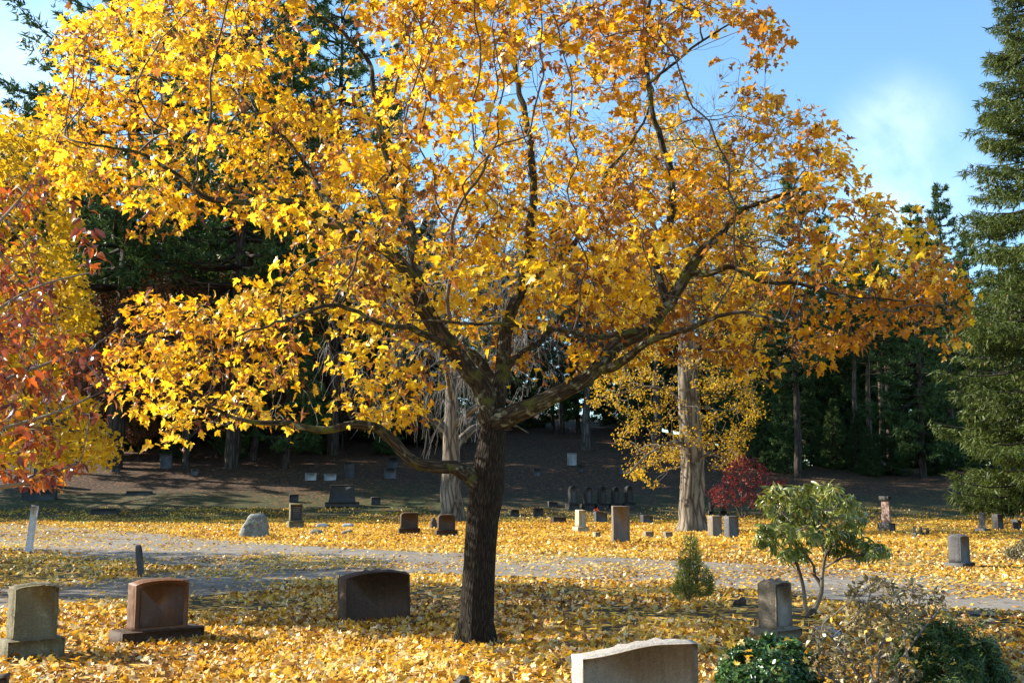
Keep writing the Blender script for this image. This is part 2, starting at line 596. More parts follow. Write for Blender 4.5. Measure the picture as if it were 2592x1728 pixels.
YEL = [(0.0, (.17, .06, .022)), (0.14, (.34, .14, .045)), (0.22, (.52, .22, .015)), (0.42, (.72, .39, .016)), (0.7, (.80, .52, .022)), (1.0, (.84, .63, .06))]
M = {}
M['maple_leaf'] = leaf_mat('yellow_maple_leaf', YEL, 0.5, 0.38, 0.5)
M['fallen'] = leaf_mat('fallen_leaf', [(0.0, (.15, .065, .02)), (0.16, (.32, .14, .025)), (0.32, (.60, .30, .025)), (0.6, (.82, .50, .045)), (0.85, (.86, .62, .13)), (1.0, (.82, .66, .36))], 0.3, 0.42, 0.5, 1.1)
M['far_maple_leaf'] = leaf_mat('golden_maple_leaf', [(0.0, (.25, .12, .01)), (0.3, (.5, .30, .015)), (0.8, (.62, .42, .02)), (1.0, (.66, .50, .05))], 0.5, 0.5, 0.35)
M['dogwood_leaf'] = leaf_mat('red_dogwood_leaf', [(0.0, (.09, .025, .025)), (0.35, (.20, .045, .022)), (0.58, (.42, .09, .018)), (0.8, (.58, .22, .02)), (1.0, (.58, .36, .03))], 0.4, 0.32, 0.6)
M['beech_leaf'] = leaf_mat('small_yellow_beech_leaf', [(0.0, (.22, .12, .015)), (0.5, (.48, .30, .02)), (1.0, (.6, .42, .04))], 0.5, 0.5, 0.3)
M['oak_leaf'] = leaf_mat('russet_oak_leaf', [(0.0, (.06, .022, .012)), (0.6, (.17, .055, .022)), (1.0, (.26, .10, .03))], 0.35, 0.6, 0.3)
M['red_leaf'] = leaf_mat('crimson_shrub_leaf', [(0.0, (.10, .014, .018)), (0.6, (.25, .032, .034)), (1.0, (.38, .09, .05))], 0.45, 0.5, 0.3)
M['rhodo_leaf'] = leaf_mat('rhododendron_leaf', [(0.0, (.08, .11, .02)), (0.6, (.20, .24, .05)), (0.9, (.34, .35, .10)), (1.0, (.50, .34, .05))], 0.25, 0.34, 0.6)
M['bush_leaf'] = leaf_mat('glossy_evergreen_leaf', [(0.0, (.018, .05, .012)), (0.7, (.05, .12, .026)), (1.0, (.10, .18, .04))], 0.15, 0.3, 0.7)
M['yew_leaf'] = leaf_mat('dark_yew_needle', [(0.0, (.02, .045, .01)), (0.7, (.06, .115, .025)), (1.0, (.13, .18, .04))], 0.2, 0.45, 0.4)
M['azalea_leaf'] = leaf_mat('grey_azalea_leaf', [(0.0, (.08, .045, .025)), (0.5, (.19, .16, .07)), (0.85, (.33, .28, .13)), (1.0, (.50, .44, .28))], 0.25, 0.4, 0.5)
M['sapling_leaf'] = leaf_mat('feathery_conifer_leaf', [(0.0, (.05, .075, .018)), (0.7, (.15, .19, .04)), (1.0, (.26, .25, .06))], 0.3, 0.5, 0.3)
M['pine_needle'] = leaf_mat('pine_needle', [(0.0, (.025, .055, .016)), (0.6, (.065, .12, .033)), (1.0, (.14, .19, .05))], 0.25, 0.5, 0.3)
M['spruce_needle'] = leaf_mat('spruce_needle', [(0.0, (.036, .055, .012)), (0.6, (.10, .135, .026)), (1.0, (.18, .19, .05))], 0.25, 0.5, 0.3)
M['cone'] = plain_mat('spruce_cone', (.16, .08, .035), (.30, .17, .08), 40)
M['maple_bark'] = bark_mat('maple_bark', (.009, .0065, .005), (.042, .031, .021), (.05, .055, .014), 0.66, 1.0, 1.0, None, 20)
M['maple_limb_bark'] = bark_mat('maple_limb_bark', (.016, .012, .009), (.075, .058, .04), (.085, .095, .02), 0.56, 1.0, .8, (.22, .235, .17), 11)
M['twig'] = plain_mat('brown_twig_bark', (.035, .022, .015), (.09, .06, .04), 15)
M['grey_twig'] = plain_mat('grey_twig_bark', (.07, .06, .052), (.18, .155, .135), 15)
M['beech_bark'] = bark_mat('pale_beech_bark', (.055, .042, .03), (.25, .205, .155), None, 0, 0.25, 1.4, (.15, .14, .10), 9)
M['bare_bark'] = bark_mat('dull_grey_bark', (.04, .034, .028), (.13, .112, .095), None, 0, .3, .8, None, 8)
M['pine_bark'] = bark_mat('pine_bark', (.022, .017, .013), (.085, .06, .045), None, 0, 0.3, .8, None, 8)
M['light_bark'] = bark_mat('light_pine_bark', (.07, .05, .035), (.20, .15, .11), None, 0, 0.3, .8, None, 8)  # pine bark lightened: sunlight on the slender trunks put into its colour
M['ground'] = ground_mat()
M['road'] = road_mat()
M['olive_stone'] = stone_mat('lichened_grey_granite', (.115, .098, .052), (.21, .18, .10), 70, (.26, .25, .15), .62, .8, .6)
M['red_stone'] = stone_mat('red_granite', (.125, .058, .028), (.21, .105, .055), 80, None, .6, .6, .35)
M['red_panel'] = stone_mat('darker_red_granite', (.075, .037, .019), (.12, .062, .034), 80, None, .6, .55, .2)
M['brown_stone'] = stone_mat('dark_brown_granite', (.045, .025, .013), (.09, .050, .028), 60, (.14, .13, .08), .66, .75, .7, 14)
M['grey_stone'] = stone_mat('pale_grey_granite', (.27, .245, .21), (.52, .48, .42), 110, None, .6, .7, .5, 30, .35)
M['taupe_stone'] = stone_mat('weathered_taupe_granite', (.16, .13, .09), (.29, .235, .17), 90, (.16, .16, .09), .66, .8, .6)
M['taupe_panel'] = stone_mat('smooth_taupe_panel', (.22, .17, .12), (.32, .255, .19), 90, None, .6, .7, .2)
M['slate_stone'] = stone_mat('blue_grey_granite', (.065, .062, .062), (.13, .125, .125), 70, None, .6, .7, .6)
M['cream_stone'] = stone_mat('cream_stone', (.34, .29, .20), (.48, .42, .30), 60, None, .6, .8, .3)
M['pink_stone'] = stone_mat('pinkish_stone', (.24, .15, .12), (.34, .23, .19), 60, None, .6, .7, .3)
M['tan_stone'] = stone_mat('brownish_granite', (.125, .092, .068), (.20, .15, .115), 60, None, .6, .75, .4)
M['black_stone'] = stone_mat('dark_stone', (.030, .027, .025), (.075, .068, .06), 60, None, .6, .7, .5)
M['marble'] = stone_mat('old_pale_marble', (.26, .26, .24), (.42, .42, .40), 40, None, .6, .8, .3, 18, .6)
M['boulder'] = stone_mat('lichened_boulder', (.10, .105, .09), (.23, .235, .20), 30, (.30, .32, .26), .56, .85, 1.0, 9)
M['white_paint'] = plain_mat('weathered_white_paint', (.45, .46, .48), (.62, .63, .66), 12)
M['rock'] = stone_mat('dark_fieldstone', (.05, .035, .025), (.11, .08, .06), 30, None, .6, .9, 1.0, 9)
M['petal'] = plain_mat('red_petal', (.5, .03, .02), (.65, .08, .03), 20)

# ------------------------------------------------------------------ setting: ground and road
ROAD = [(-60, 62, 3.4), (-40, 52, 3.4), (-24, 43.5, 3.3), (-15.5, 35.5, 3.2), (-9.5, 28.6, 3.1), (-4.5, 24.2, 3.0), (0, 22.4, 2.8), (3.6, 20.2, 2.5), (6.0, 17.3, 2.3), (8.0, 14.4, 2.2), (11.5, 10, 2.2), (18, 3, 2.2)]
DRIVE = [(-3.2, 22.2, 2.4), (-5.0, 18.6, 2.0), (-7.2, 15.8, 1.7), (-10.5, 13.4, 1.6), (-16, 11.0, 1.6), (-30, 8, 1.6)]


def ribbon_pts(ctrl):
    c = np.array([(x, y, 0, w) for x, y, w in ctrl])
    return resample(c, 0.7)


RP, DP = ribbon_pts(ROAD), ribbon_pts(DRIVE)


def road_dist(x, y):
    """signed: negative inside a road"""
    x = np.asarray(x, float); y = np.asarray(y, float)
    sh = x.shape
    x = x.ravel(); y = y.ravel()
    best = np.full(x.shape, 1e9)
    for pts in (RP, DP):
        for p in pts:
            best = np.minimum(best, np.hypot(x - p[0], y - p[1]) - p[3])
    return best.reshape(sh)


def cover(x, y):
    """how thickly leaves lie on the grass, 0..1"""
    n = vnoise(np.stack([x * .35 + 9, y * .35, 0 * x + 2.5], -1))
    c = 0.45 + 0.35 * n
    far = sstep(25, 29, y) * (1 - sstep(47, 52, y)) * (1 - sstep(9, 15, np.abs(x - 1)))
    c = c + 0.55 * far
    near = 1 - sstep(9.5, 13.0, y)
    c = c + 0.45 * near
    lawn = sstep(-4.5, -6.5, x) * sstep(14, 16, y) * (1 - sstep(26, 30, y))
    c = c - 0.05 * lawn
    right = sstep(9, 13, x) * sstep(18, 22, y)
    c = c - 0.12 * right
    hill = sstep(49, 53, y)
    c = c * (1 - hill) + hill * (0.22 + 0.5 * sstep(54, 64, y) + .3 * n)
    return c


xs = np.unique(np.concatenate([np.linspace(-600, -60, 19), np.arange(-60, 60.1, 0.6), np.linspace(60, 600, 19)]))
ys = np.unique(np.concatenate([np.linspace(-60, 0, 7), np.arange(0, 110.1, 0.6), np.linspace(110, 200, 19), np.linspace(200, 1200, 11)]))
GX, GY = np.meshgrid(xs, ys)
bump_ = (vnoise(np.stack([GX * .23, GY * .23, 0 * GX], -1)) - .5) * 0.5 * sstep(50, 60, GY)
GZ = hz(GX, GY) + bump_ * 0.6
nx, ny = len(xs), len(ys)
gi = (np.arange(ny - 1)[:, None] * nx + np.arange(nx - 1)[None]).ravel()
mb = MB()
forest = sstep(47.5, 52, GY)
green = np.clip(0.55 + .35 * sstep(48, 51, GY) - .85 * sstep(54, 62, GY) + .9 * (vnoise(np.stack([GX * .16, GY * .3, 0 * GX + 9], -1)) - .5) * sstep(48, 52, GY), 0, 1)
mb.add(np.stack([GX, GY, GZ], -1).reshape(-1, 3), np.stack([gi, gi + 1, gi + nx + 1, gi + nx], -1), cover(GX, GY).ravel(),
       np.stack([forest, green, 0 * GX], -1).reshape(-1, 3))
tag(mb.build('ground', M['ground'], smooth=True), kind='structure')


def ribbon(name, pts, z):
    t = np.gradient(pts[:, :2], axis=0); t /= np.linalg.norm(t, axis=1, keepdims=True)
    nrm = np.stack([-t[:, 1], t[:, 0]], 1)
    u = np.linspace(-1, 1, 9)
    wob = 1 + .10 * (vnoise(np.stack([pts[:, 0] * .8, pts[:, 1] * .8, 0 * pts[:, 0] + 7], -1)) - .5)
    xy = pts[:, None, :2] + nrm[:, None] * (u[None, :, None] * (pts[:, 3] * wob)[:, None, None])
    zz = hz(xy[..., 0], xy[..., 1]) + z
    v = np.concatenate([xy, zz[..., None]], -1)
    n, k = len(pts), len(u)
    i = (np.arange(n - 1)[:, None] * k + np.arange(k - 1)[None]).ravel()
    m_ = MB()
    m_.add(v.reshape(-1, 3), np.stack([i, i + k, i + k + 1, i + 1], -1))
    o = m_.build(name, M['road'])
    return tag(o, kind='structure')


ribbon('road', RP, 0.012)
ribbon('path', DP, 0.007)

# ------------------------------------------------------------------ the great yellow maple
YM = 10.75


def D(u, v, dy, w):
    """limb control point: displayed pixel, depth offset, width in pixels"""
    Y = YM + dy
    p = at(u * K, v * K, Y)
    return (p[0], p[1], p[2], w * K / F * Y / 2)


base_pt = ground(1092 * K, 1482 * K)
YM = float(base_pt[1])
trunk_c = [D(1091, 1492, 0, 102), D(1092, 1472, 0, 91), D(1096, 1400, 0, 85), D(1101, 1300, 0, 80), D(1108, 1200, 0, 82), D(1117, 1130, 0, 88), D(1124, 1060, 0, 80), D(1131, 1000, 0, 68), D(1135, 950, 0, 60), D(1138, 915, .03, 46)]
limbs_c = [
    [D(1112, 1130, 0, 50), D(1085, 1098, -.05, 42), D(1040, 1076, -.12, 32), D(985, 1072, -.2, 29), D(930, 1045, -.3, 27), D(880, 992, -.4, 24), D(820, 970, -.5, 21), D(740, 984, -.6, 17), D(660, 970, -.75, 14), D(560, 962, -.9, 9), D(470, 930, -1.0, 6)],
    [D(1133, 975, 0, 58), D(1112, 905, -.05, 50), D(1085, 860, -.1, 44), D(1040, 795, -.2, 42), D(990, 725, -.3, 40), D(945, 640, -.45, 34), D(900, 582, -.55, 30), D(850, 550, -.6, 28), D(760, 512, -.8, 25), D(690, 466, -1.0, 21), D(600, 464, -1.1, 17), D(480, 456, -1.2, 14), D(400, 402, -1.3, 11), D(300, 352, -1.4, 7), D(200, 330, -1.5, 5)],
    [D(960, 665, -.4, 24), D(945, 560, -.2, 24), D(925, 505, 0, 24), D(905, 440, .1, 19), D(884, 350, .2, 15), D(862, 250, .2, 13), D(843, 150, .2, 11), D(790, 75, .1, 9), D(715, 25, 0, 7), D(640, -60, 0, 5)],
    [D(858, 552, -.6, 18), D(800, 505, -.4, 15), D(762, 470, -.2, 13), D(738, 440, 0, 11), D(700, 372, .2, 9), D(640, 300, .3, 7), D(560, 240, .4, 5)],
    [D(1138, 940, .05, 44), D(1155, 860, .25, 36), D(1168, 770, .45, 32), D(1190, 700, .6, 28), D(1215, 640, .7, 25), D(1226, 560, .8, 23), D(1230, 430, .85, 19), D(1220, 300, .9, 16), D(1202, 200, .9, 13), D(1182, 100, .9, 11), D(1180, -30, .9, 9), D(1150, -180, .8, 6)],
    [D(1218, 650, .7, 18), D(1275, 600, .9, 15), D(1330, 545, 1.1, 13), D(1395, 410, 1.4, 10), D(1450, 330, 1.6, 7), D(1500, 220, 1.8, 5)],
    [D(1146, 900, .1, 30), D(1105, 835, .5, 24), D(1040, 770, 1.0, 20), D(960, 700, 1.5, 16), D(860, 620, 2.0, 12), D(740, 540, 2.4, 8), D(620, 480, 2.8, 5)],
    [D(1135, 968, -.03, 56), D(1190, 945, -.1, 46), D(1250, 917, -.2, 40), D(1320, 880, -.3, 36), D(1375, 848, -.35, 34), D(1420, 795, -.35, 33), D(1490, 750, -.3, 30), D(1535, 690, -.3, 29), D(1568, 630, -.3, 27), D(1605, 580, -.35, 21), D(1650, 530, -.4, 16), D(1690, 486, -.5, 13), D(1760, 460, -.7, 9), D(1850, 430, -.9, 6)],
    [D(1575, 630, -.3, 19), D(1640, 628, -.5, 16), D(1690, 606, -.7, 13), D(1760, 640, -.9, 11), D(1850, 650, -1.1, 9), D(1970, 680, -1.3, 6), D(2080, 690, -1.5, 4)],
    [D(1530, 690, -.28, 20), D(1512, 610, 0, 19), D(1535, 520, .3, 18), D(1548, 443, .4, 18), D(1520, 325, .5, 15), D(1498, 250, .5, 13), D(1488, 130, .5, 11), D(1484, 60, .5, 9), D(1500, -60, .4, 6)],
    [D(1490, 190, .5, 9), D(1540, 150, .3, 7), D(1600, 105, .1, 6), D(1690, 50, -.1, 4)],
    [D(1370, 850, -.32, 26), D(1420, 838, -.6, 22), D(1470, 800, -1.0, 18), D(1560, 760, -1.6, 14), D(1680, 720, -2.2, 9), D(1800, 740, -2.7, 5)],
    [D(1480, 752, -.3, 16), D(1400, 770, -.9, 13), D(1290, 760, -1.3, 11), D(1180, 745, -1.6, 9), D(1040, 742, -2.0, 6), D(940, 735, -2.3, 4)],
    [D(1040, 800, -.2, 20), D(960, 760, -1.0, 16), D(880, 740, -1.7, 12), D(760, 700, -2.3, 9), D(640, 740, -2.8, 6), D(540, 775, -3.0, 4)],
    [D(1000, 735, -.3, 16), D(860, 650, .2, 14), D(760, 700, .4, 11), D(640, 752, .6, 8), D(500, 785, .6, 5)],
    [D(1155, 850, .3, 20), D(1230, 790, 1.2, 17), D(1320, 700, 2.0, 13), D(1430, 600, 2.8, 9), D(1560, 500, 3.4, 5)],
]
root = empty('maple_tree', base_pt)
tag(root, 'spreading maple in yellow autumn leaf, its crown filling the picture above a dark ridged trunk', 'tree')
mt = MB()
tp = resample(trunk_c, 0.06)
tube(mt, tp[:, :3], tp[:, 3] * .90, 26, lump=0.03)
g_ = np.random.default_rng(4)
for q in range(6):      # root flare
    a = q * 1.05 + .3
    b0 = base_pt + np.array((math.cos(a) * .185, math.sin(a) * .185, -.06))
    b1 = base_pt + np.array((math.cos(a) * .12, math.sin(a) * .12, .22))
    tube(mt, np.array([b0, .5 * b0 + .5 * b1 + (0, 0, -.02), b1]), [.05, .075, .07], 8)
mt.build('trunk', M['maple_bark'], root, True, base_pt)
ml = MB()
nodes = []
for lc in limbs_c:
    lp = resample(lc, 0.07)
    jit = np.cumsum(g_.normal(0, .008, (len(lp), 3)), 0)
    jit -= np.linspace(0, 1, len(lp))[:, None] * jit[-1]
    lp[:, :3] += jit
    tube(ml, lp[:, :3], lp[:, 3], 12 if lp[0, 3] > .05 else 8, lump=0.05)
    nodes += [p[:3] for p in lp[4::2]]
ml.build('limbs', M['maple_limb_bark'], root, True, base_pt)

CROWN = [(60, 350), (95, 250), (110, 180), (150, 60), (230, 20), (350, -10), (400, -90), (800, -380), (1150, -480), (1450, -330), (1690, -110), (1735, 40), (1800, 80), (1790, 160), (1750, 225), (1860, 240), (1925, 320), (1970, 385), (2005, 445), (2105, 495), (2170, 575), (2205, 640), (2225, 715), (2205, 770), (2190, 850), (2150, 780), (2050, 750), (1950, 780), (1850, 860), (1750, 880), (1690, 850), (1620, 800), (1540, 840), (1500, 800), (1400, 870), (1300, 850), (1200, 860), (1150, 900), (1100, 800), (1020, 800), (985, 830), (980, 950), (920, 975), (850, 1000), (800, 930), (700, 950), (560, 985), (480, 975), (370, 1030), (340, 940), (260, 950), (225, 860), (260, 770), (330, 690), (480, 660), (590, 600), (600, 505), (500, 520), (420, 570), (380, 540), (290, 630), (275, 590), (330, 480), (250, 450), (130, 430)]
gm = np.random.default_rng(11)
n_try = 44000
u = gm.uniform(60, 2230, n_try); v = gm.uniform(-480, 1040, n_try)
ok = in_poly(CROWN, u, v)
dens = np.ones(n_try)


def thin(cx, cy, rx, ry, f):
    q = ((u - cx) / rx) ** 2 + ((v - cy) / ry) ** 2
    dens[:] *= np.where(q < 1, f, 1)


thin(740, 90, 170, 150, .12)
thin(430, 595, 200, 100, .06)
thin(240, 610, 110, 110, .15)
thin(640, 570, 60, 60, .3)
thin(1660, 150, 120, 110, .14)
thin(800, 860, 200, 150, .42)
thin(1150, 830, 160, 90, .35)
thin(1300, 250, 120, 160, .5)
thin(1060, 220, 110, 150, .6)
thin(1780, 330, 150, 90, .6)
thin(1830, 500, 150, 60, .6)
thin(640, 600, 90, 90, .6)
thin(1250, 620, 120, 200, .8)
thin(1450, 820, 140, 60, .45)
thin(1060, 640, 110, 130, .7)
dens *= np.where(v < 0, .55, 1)
dmax = 3.9 * np.sqrt(np.clip(1 - ((u - 1130) / 1180) ** 2, .05, 1)) * np.where(v > 640, .62, 1) * np.where((v > 640) & (u < 1000), .8, 1)
dy = gm.uniform(-1, 1, n_try) * dmax
dy = np.where(dy < 0, dy, dy * .85)
# fewer in front near the trunk so that the limbs show
front = (dy < -.45) & (v > 150)
dens *= np.where(front, np.where(dy < -1.2, .18, .30), 1)
Yv = YM + dy
pts = np.array([at(a * K, b * K, c) for a, b, c in zip(u, v, Yv)])
clump = vnoise(pts * 1.15 + 20)
keep = ok & (gm.random(n_try) < dens * np.clip((clump - .30) * 3.2, .04, 1)) & (pts[:, 2] > 1.5)
att = pts[keep][:9000]
P, par = colonize(nodes, att, 0.11, 0.13, 110, (0, 0, 0.03), 0.34, 5, .62)
mw = MB()
load, ch = twig_tubes(mw, P, par, len(nodes), 0.0022, 0.022, 5)
mw.build('twigs', M['twig'], root, False, base_pt)
tips = np.array([i for i in range(len(nodes), len(P)) if load[i] <= 2.5])
prob = np.clip((vnoise(P[tips] * 2.3 + 5) - .325) * 3.6, .05, 1)
cnt = np.where(load[tips] <= 1.01, 7, 3) * (gm.random(len(tips)) < prob) + (gm.random(len(tips)) < .6 * prob)
src = np.repeat(tips, cnt)
pd = P[src] - P[par[src]]
pd = unit(pd)
off = unit(pd * .7 + gm.normal(0, .7, (len(src), 3)) * (1.2, 1.2, .55) + np.array((0, 0, -.1)))
lp = P[src] + off * gm.uniform(.03, .20, (len(src), 1))
spray = gm.normal(0, .30, (len(P), 3))
nr = unit(gm.normal(0, .36, (len(src), 3)) + spray[src] + np.array((0, 0, .80)) + off * .15)
fw = unit(off * (1, 1, .5) + gm.normal(0, .4, (len(src), 3)) + np.array((0, 0, -.25)))
sz = .035 + .058 * gm.random(len(src)) ** 1.5
hue = vnoise(lp * .9 + 40)
tint = np.clip(.30 + .9 * (hue - .25) + gm.normal(0, .14, len(src)), .2, 1)
tint = np.clip(tint - .26 * sstep(-2.2, 3, lp[:, 0]) + .14 - .08 * sstep(4.2, 6.2, lp[:, 2]), .2, 1)  # autumn hue drift; sunlit left and shaded right also put into it
brown = (gm.random(len(src)) < .13 + .45 * (vnoise(lp * 1.3 + 60) > .62))
tint[brown] = gm.uniform(0, .22, brown.sum())
mf = MB()
c = ~brown
leaves(mf, MAPLE_V, MAPLE_F, lp[c], nr[c], fw[c], sz[c], tint[c], .28, .5, .7)
leaves(mf, MAPLE_V, MAPLE_F, lp[brown], nr[brown], fw[brown], sz[brown] * .8, tint[brown], .9, .9)
mf.build('foliage', M['maple_leaf'], root, False, base_pt)
print('maple leaves', len(src), 'nodes', len(P))

# ------------------------------------------------------------------ headstones
def outline(w, h, top, n=14):
    """front outline (x,z), counter-clockwise from bottom left"""
    hw = w / 2
    if top == 'round':
        r = hw
        arc = [(r * math.cos(t), h - r + r * math.sin(t)) for t in np.linspace(0, math.pi, n)]
    elif top == 'arch':
        e = h - w * .10
        arc = [(hw * math.cos(t), e + w * .10 * math.sin(t)) for t in np.linspace(0, math.pi, n)]
        arc = [(x if abs(x) < hw * .97 else math.copysign(hw, x), z) for x, z in arc]
    elif top == 'softarch':
        e = h - w * .22
        arc = [(hw * math.copysign(abs(math.cos(t)) ** .45, math.cos(t)), e + w * .22 * abs(math.sin(t)) ** .8) for t in np.linspace(0, math.pi, n)]
    elif top == 'serp':
        e = h - w * .13
        arc = [(hw * x, e + w * .13 * (0.5 + 0.5 * math.cos(math.pi * min(1, abs(x) / .92)))) for x in np.linspace(1, -1, n)]
    elif top == 'swell':
        e = h - w * .075
        arc = [(hw * x, e + w * .075 * float(sstep(-1.0, .35, x)) - w * .012 * max(0, x - .4)) for x in np.linspace(1, -1, n)]
    elif top == 'slant':
        arc = [(hw, h * .86), (0, h * .95), (-hw, h)]
    elif top == 'shoulder':
        e = h - w * .16
        arc = [(hw, e), (hw * .80, e), (hw * .74, e + w * .03)] + [(hw * .7 * math.cos(t), e + w * .03 + w * .13 * math.sin(t)) for t in np.linspace(.1, math.pi - .1, n - 4)] + [(-hw * .74, e + w * .03), (-hw * .80, e), (-hw, e)]
    else:
        arc = [(hw, h), (hw * .4, h), (-hw * .4, h), (-hw, h)]
    return [(-hw, 0), (hw, 0)] + arc


def densify(poly, step):
    out = []
    for i in range(len(poly)):
        a = np.array(poly[i]); b = np.array(poly[(i + 1) % len(poly)])
        n = max(1, int(np.linalg.norm(b - a) / step))
        for q in range(n): out.append(a + (b - a) * q / n)
    return np.array(out)


def slab(mb, poly, t, z0=0.0, rough=0.01, step=.05, lean=0.0, cut=.012, yoff=0.0, taper=0.0, seed=0):
    """stone slab: outline extruded in y with eased edges and rock-cut sides"""
    g = np.random.default_rng(seed)
    p = densify(poly, step)
    c = np.array(((p[:, 0].min() + p[:, 0].max()) / 2, p[:, 1].mean()))
    d = unit(p - c)
    H = p[:, 1].max()
    rings = []
    ts = [(-t / 2, 'in'), (-t / 2 + cut, 0), (-t * .22, 1), (t * .05, 1), (t * .28, 1), (t / 2 - cut, 0), (t / 2, 'in')]
    for y, k in ts:
        if k == 'in': q = p - d * cut
        elif k == 0: q = p + 0
        else:
            q = p + d * (np.abs(g.normal(0, rough, (len(p), 1))) - rough * .2)
        q = q.copy()
        q[:, 1] = np.where(p[:, 1] < 1e-6, 0, q[:, 1])
        f = 1 - taper * q[:, 1] / H
        rings.append(np.stack([q[:, 0] * f, np.full(len(q), y) * f + q[:, 1] * lean + yoff, q[:, 1] + z0], 1))
    V = np.concatenate(rings); n = len(p)
    j = np.arange(n); j2 = (j + 1) % n
    F_ = []
    for r in range(len(rings) - 1):
        F_.append(np.stack([r * n + j, (r + 1) * n + j, (r + 1) * n + j2, r * n + j2], 1)[:, ::-1])
    mb.add(V, F_ + [np.array([j[:]]), np.array([(len(rings) - 1) * n + j[::-1]])])


def box_poly(w, h):
    return [(-w / 2, 0), (w / 2, 0), (w / 2, h), (-w / 2, h)]


HG = 'headstones of the cemetery'


def headstone(label, x0, x1, yt, yb, t, yaw, top, mat, plinth=None, pl_mat=None, panel=None, group=HG, name='headstone', cat='headstone', rough=.008, lean=0.0, taper=0.0, tilt=0.0, cap=None, dY=0, full=False):
    """x0..x1, yt..yb: the stone's own extent in photo pixels (with its plinth); yaw turns the face to the right"""
    gp = ground((x0 + x1) / 2, yb)
    if dY:
        gp = at((x0 + x1) / 2, yb, gp[1] + dY); gp[2] = float(hz(gp[0], gp[1]))
    s = gp[1] / F
    th = math.atan2(gp[0], gp[1]); b = R(yaw) + th
    H = (yb - yt) * s
    Wt = (x1 - x0) * s
    o = empty(name, (gp[0], gp[1] + t * .3, gp[2] - .02), R(yaw))
    tag(o, label, cat, group)
    z = 0.0
    pl = plinth or (0, 0, 0)
    if plinth:      # (share of height, extra width, extra depth)
        ph = H * pl[0]
        wb = max(.1, (Wt - (t + pl[2]) * abs(math.sin(b))) / math.cos(b))
        w = wb - pl[1]
        m_ = MB(); slab(m_, box_poly(wb, ph + .02), t + pl[2], 0, rough * .9, .06, seed=int(x0) + 500); m_.build('plinth', pl_mat or mat, o)
        z = ph + .018
    else:
        w = max(.08, (Wt - t * abs(math.sin(b))) / math.cos(b))
    h = H - z + .02
    m_ = MB()
    slab(m_, outline(w, h, top), t, z, rough, .045 if gp[1] < 20 else .09, lean, seed=int(x1) + 500, taper=taper)
    so = m_.build('stone', mat, o)
    if panel:
        m_ = MB()
        slab(m_, [(x * .985, z_ - .006) if full else (x * .80, z_ * .84 + h * .06) for x, z_ in outline(w, h, top)], .012, z, 0.0, .08, lean, .003, -t / 2 - .002)
        m_.build('panel', panel, o)
    if cap:
        m_ = MB(); slab(m_, box_poly(w * (1 - taper) + .12, .16), t * (1 - taper) + .12, z + h - .01, .004, .1, 0, .02); m_.build('cap', cap, o)
    if tilt: o.rotation_euler = (0, R(tilt), R(yaw))
    return o


headstone('lichen-stained olive grey headstone with softly arched top on a block plinth, nearest the left edge', -8, 148, 1487, 1664, .20, 40, 'arch', M['olive_stone'], (.26, .12, .12), None, None, rough=.016)
headstone('reddish brown headstone with an arched top and darker sunken front panel on a wide plinth', 278, 506, 1473, 1626, .20, 40, 'arch', M['red_stone'], (.21, .30, .16), M['brown_stone'], M['red_panel'], rough=.014)
headstone('wide dark brown rough-edged headstone without plinth, left of the big maple trunk', 855, 1036, 1451, 1573, .26, 30, 'arch', M['brown_stone'], rough=.02, tilt=-1.5)
headstone('large pale grey foreground headstone with a curved serpentine top, cut by the lower picture edge', 1456, 1770, 1646, 1850, .17, 20, 'swell', M['grey_stone'], None, None, M['taupe_panel'], rough=.012, full=True)
headstone('weathered taupe headstone with arched sunken face standing beside the rhododendron', 1903, 2034, 1478, 1618, .24, 37, 'arch', M['taupe_stone'], (.19, .14, .14), None, M['taupe_panel'], rough=.018)
headstone('blue grey upright headstone on a low plinth, alone on the leafy lawn at far right', 2397, 2471, 1357, 1439, .26, 38, 'arch', M['slate_stone'], (.18, .14, .12), rough=.02)
headstone('tall plain taupe slab standing at the far edge of the road', 1549, 1595, 1283, 1374, .16, 12, 'flat', M['tan_stone'], rough=.006)
headstone('cream upright stone with flared foot, left of the tall taupe slab', 1449, 1491, 1292, 1346, .34, 20, 'flat', M['cream_stone'], (.24, .14, .14), None, None, taper=.06)
o = headstone('dark slanting stone with a red flower on top, beside the cream stone', 1503, 1538, 1294, 1323, .24, 20, 'slant', M['slate_stone'])
headstone('small grey cube marker in front of the cream stone', 1503, 1521, 1347, 1362, .16, 15, 'flat', M['taupe_stone'], name='grave_marker', cat='grave marker', group='small markers')
headstone('left of two small pale cube markers right of the tall slab', 1629, 1656, 1345, 1361, .2, 15, 'flat', M['taupe_stone'], name='grave_marker', cat='grave marker', group='small markers')
headstone('right of two small pale cube markers right of the tall slab', 1679, 1704, 1346, 1361, .2, 15, 'flat', M['taupe_stone'], name='grave_marker', cat='grave marker', group='small markers')
headstone('small dark slanted stone behind the two pale cube markers', 1621, 1654, 1303, 1325, .24, 25, 'slant', M['slate_stone'])
headstone('low dark flat-topped stone in yellow leaves, left of the cream stone', 1394, 1433, 1307, 1323, .3, 20, 'slant', M['rock'])
headstone('dark brown round-shouldered headstone, left one of the pair by the beech trunk', 1006, 1063, 1298, 1352, .25, 12, 'softarch', M['brown_stone'], (.28, .14, .12))
headstone('dark round-topped headstone in front of the pale beech, beside the maple trunk', 1100, 1158, 1303, 1357, .25, 12, 'softarch', M['brown_stone'], (.28, .14, .12))
carved = headstone('headstone with pale rim and dark carved face on a chunky plinth, right of the boulder', 726, 768, 1276, 1337, .2, 22, 'flat', M['olive_stone'], (.30, .10, .16), None, M['black_stone'], rough=.012)
pan = [c for c in bpy.data.objects if c.parent == carved and c.name.startswith('panel')][0]
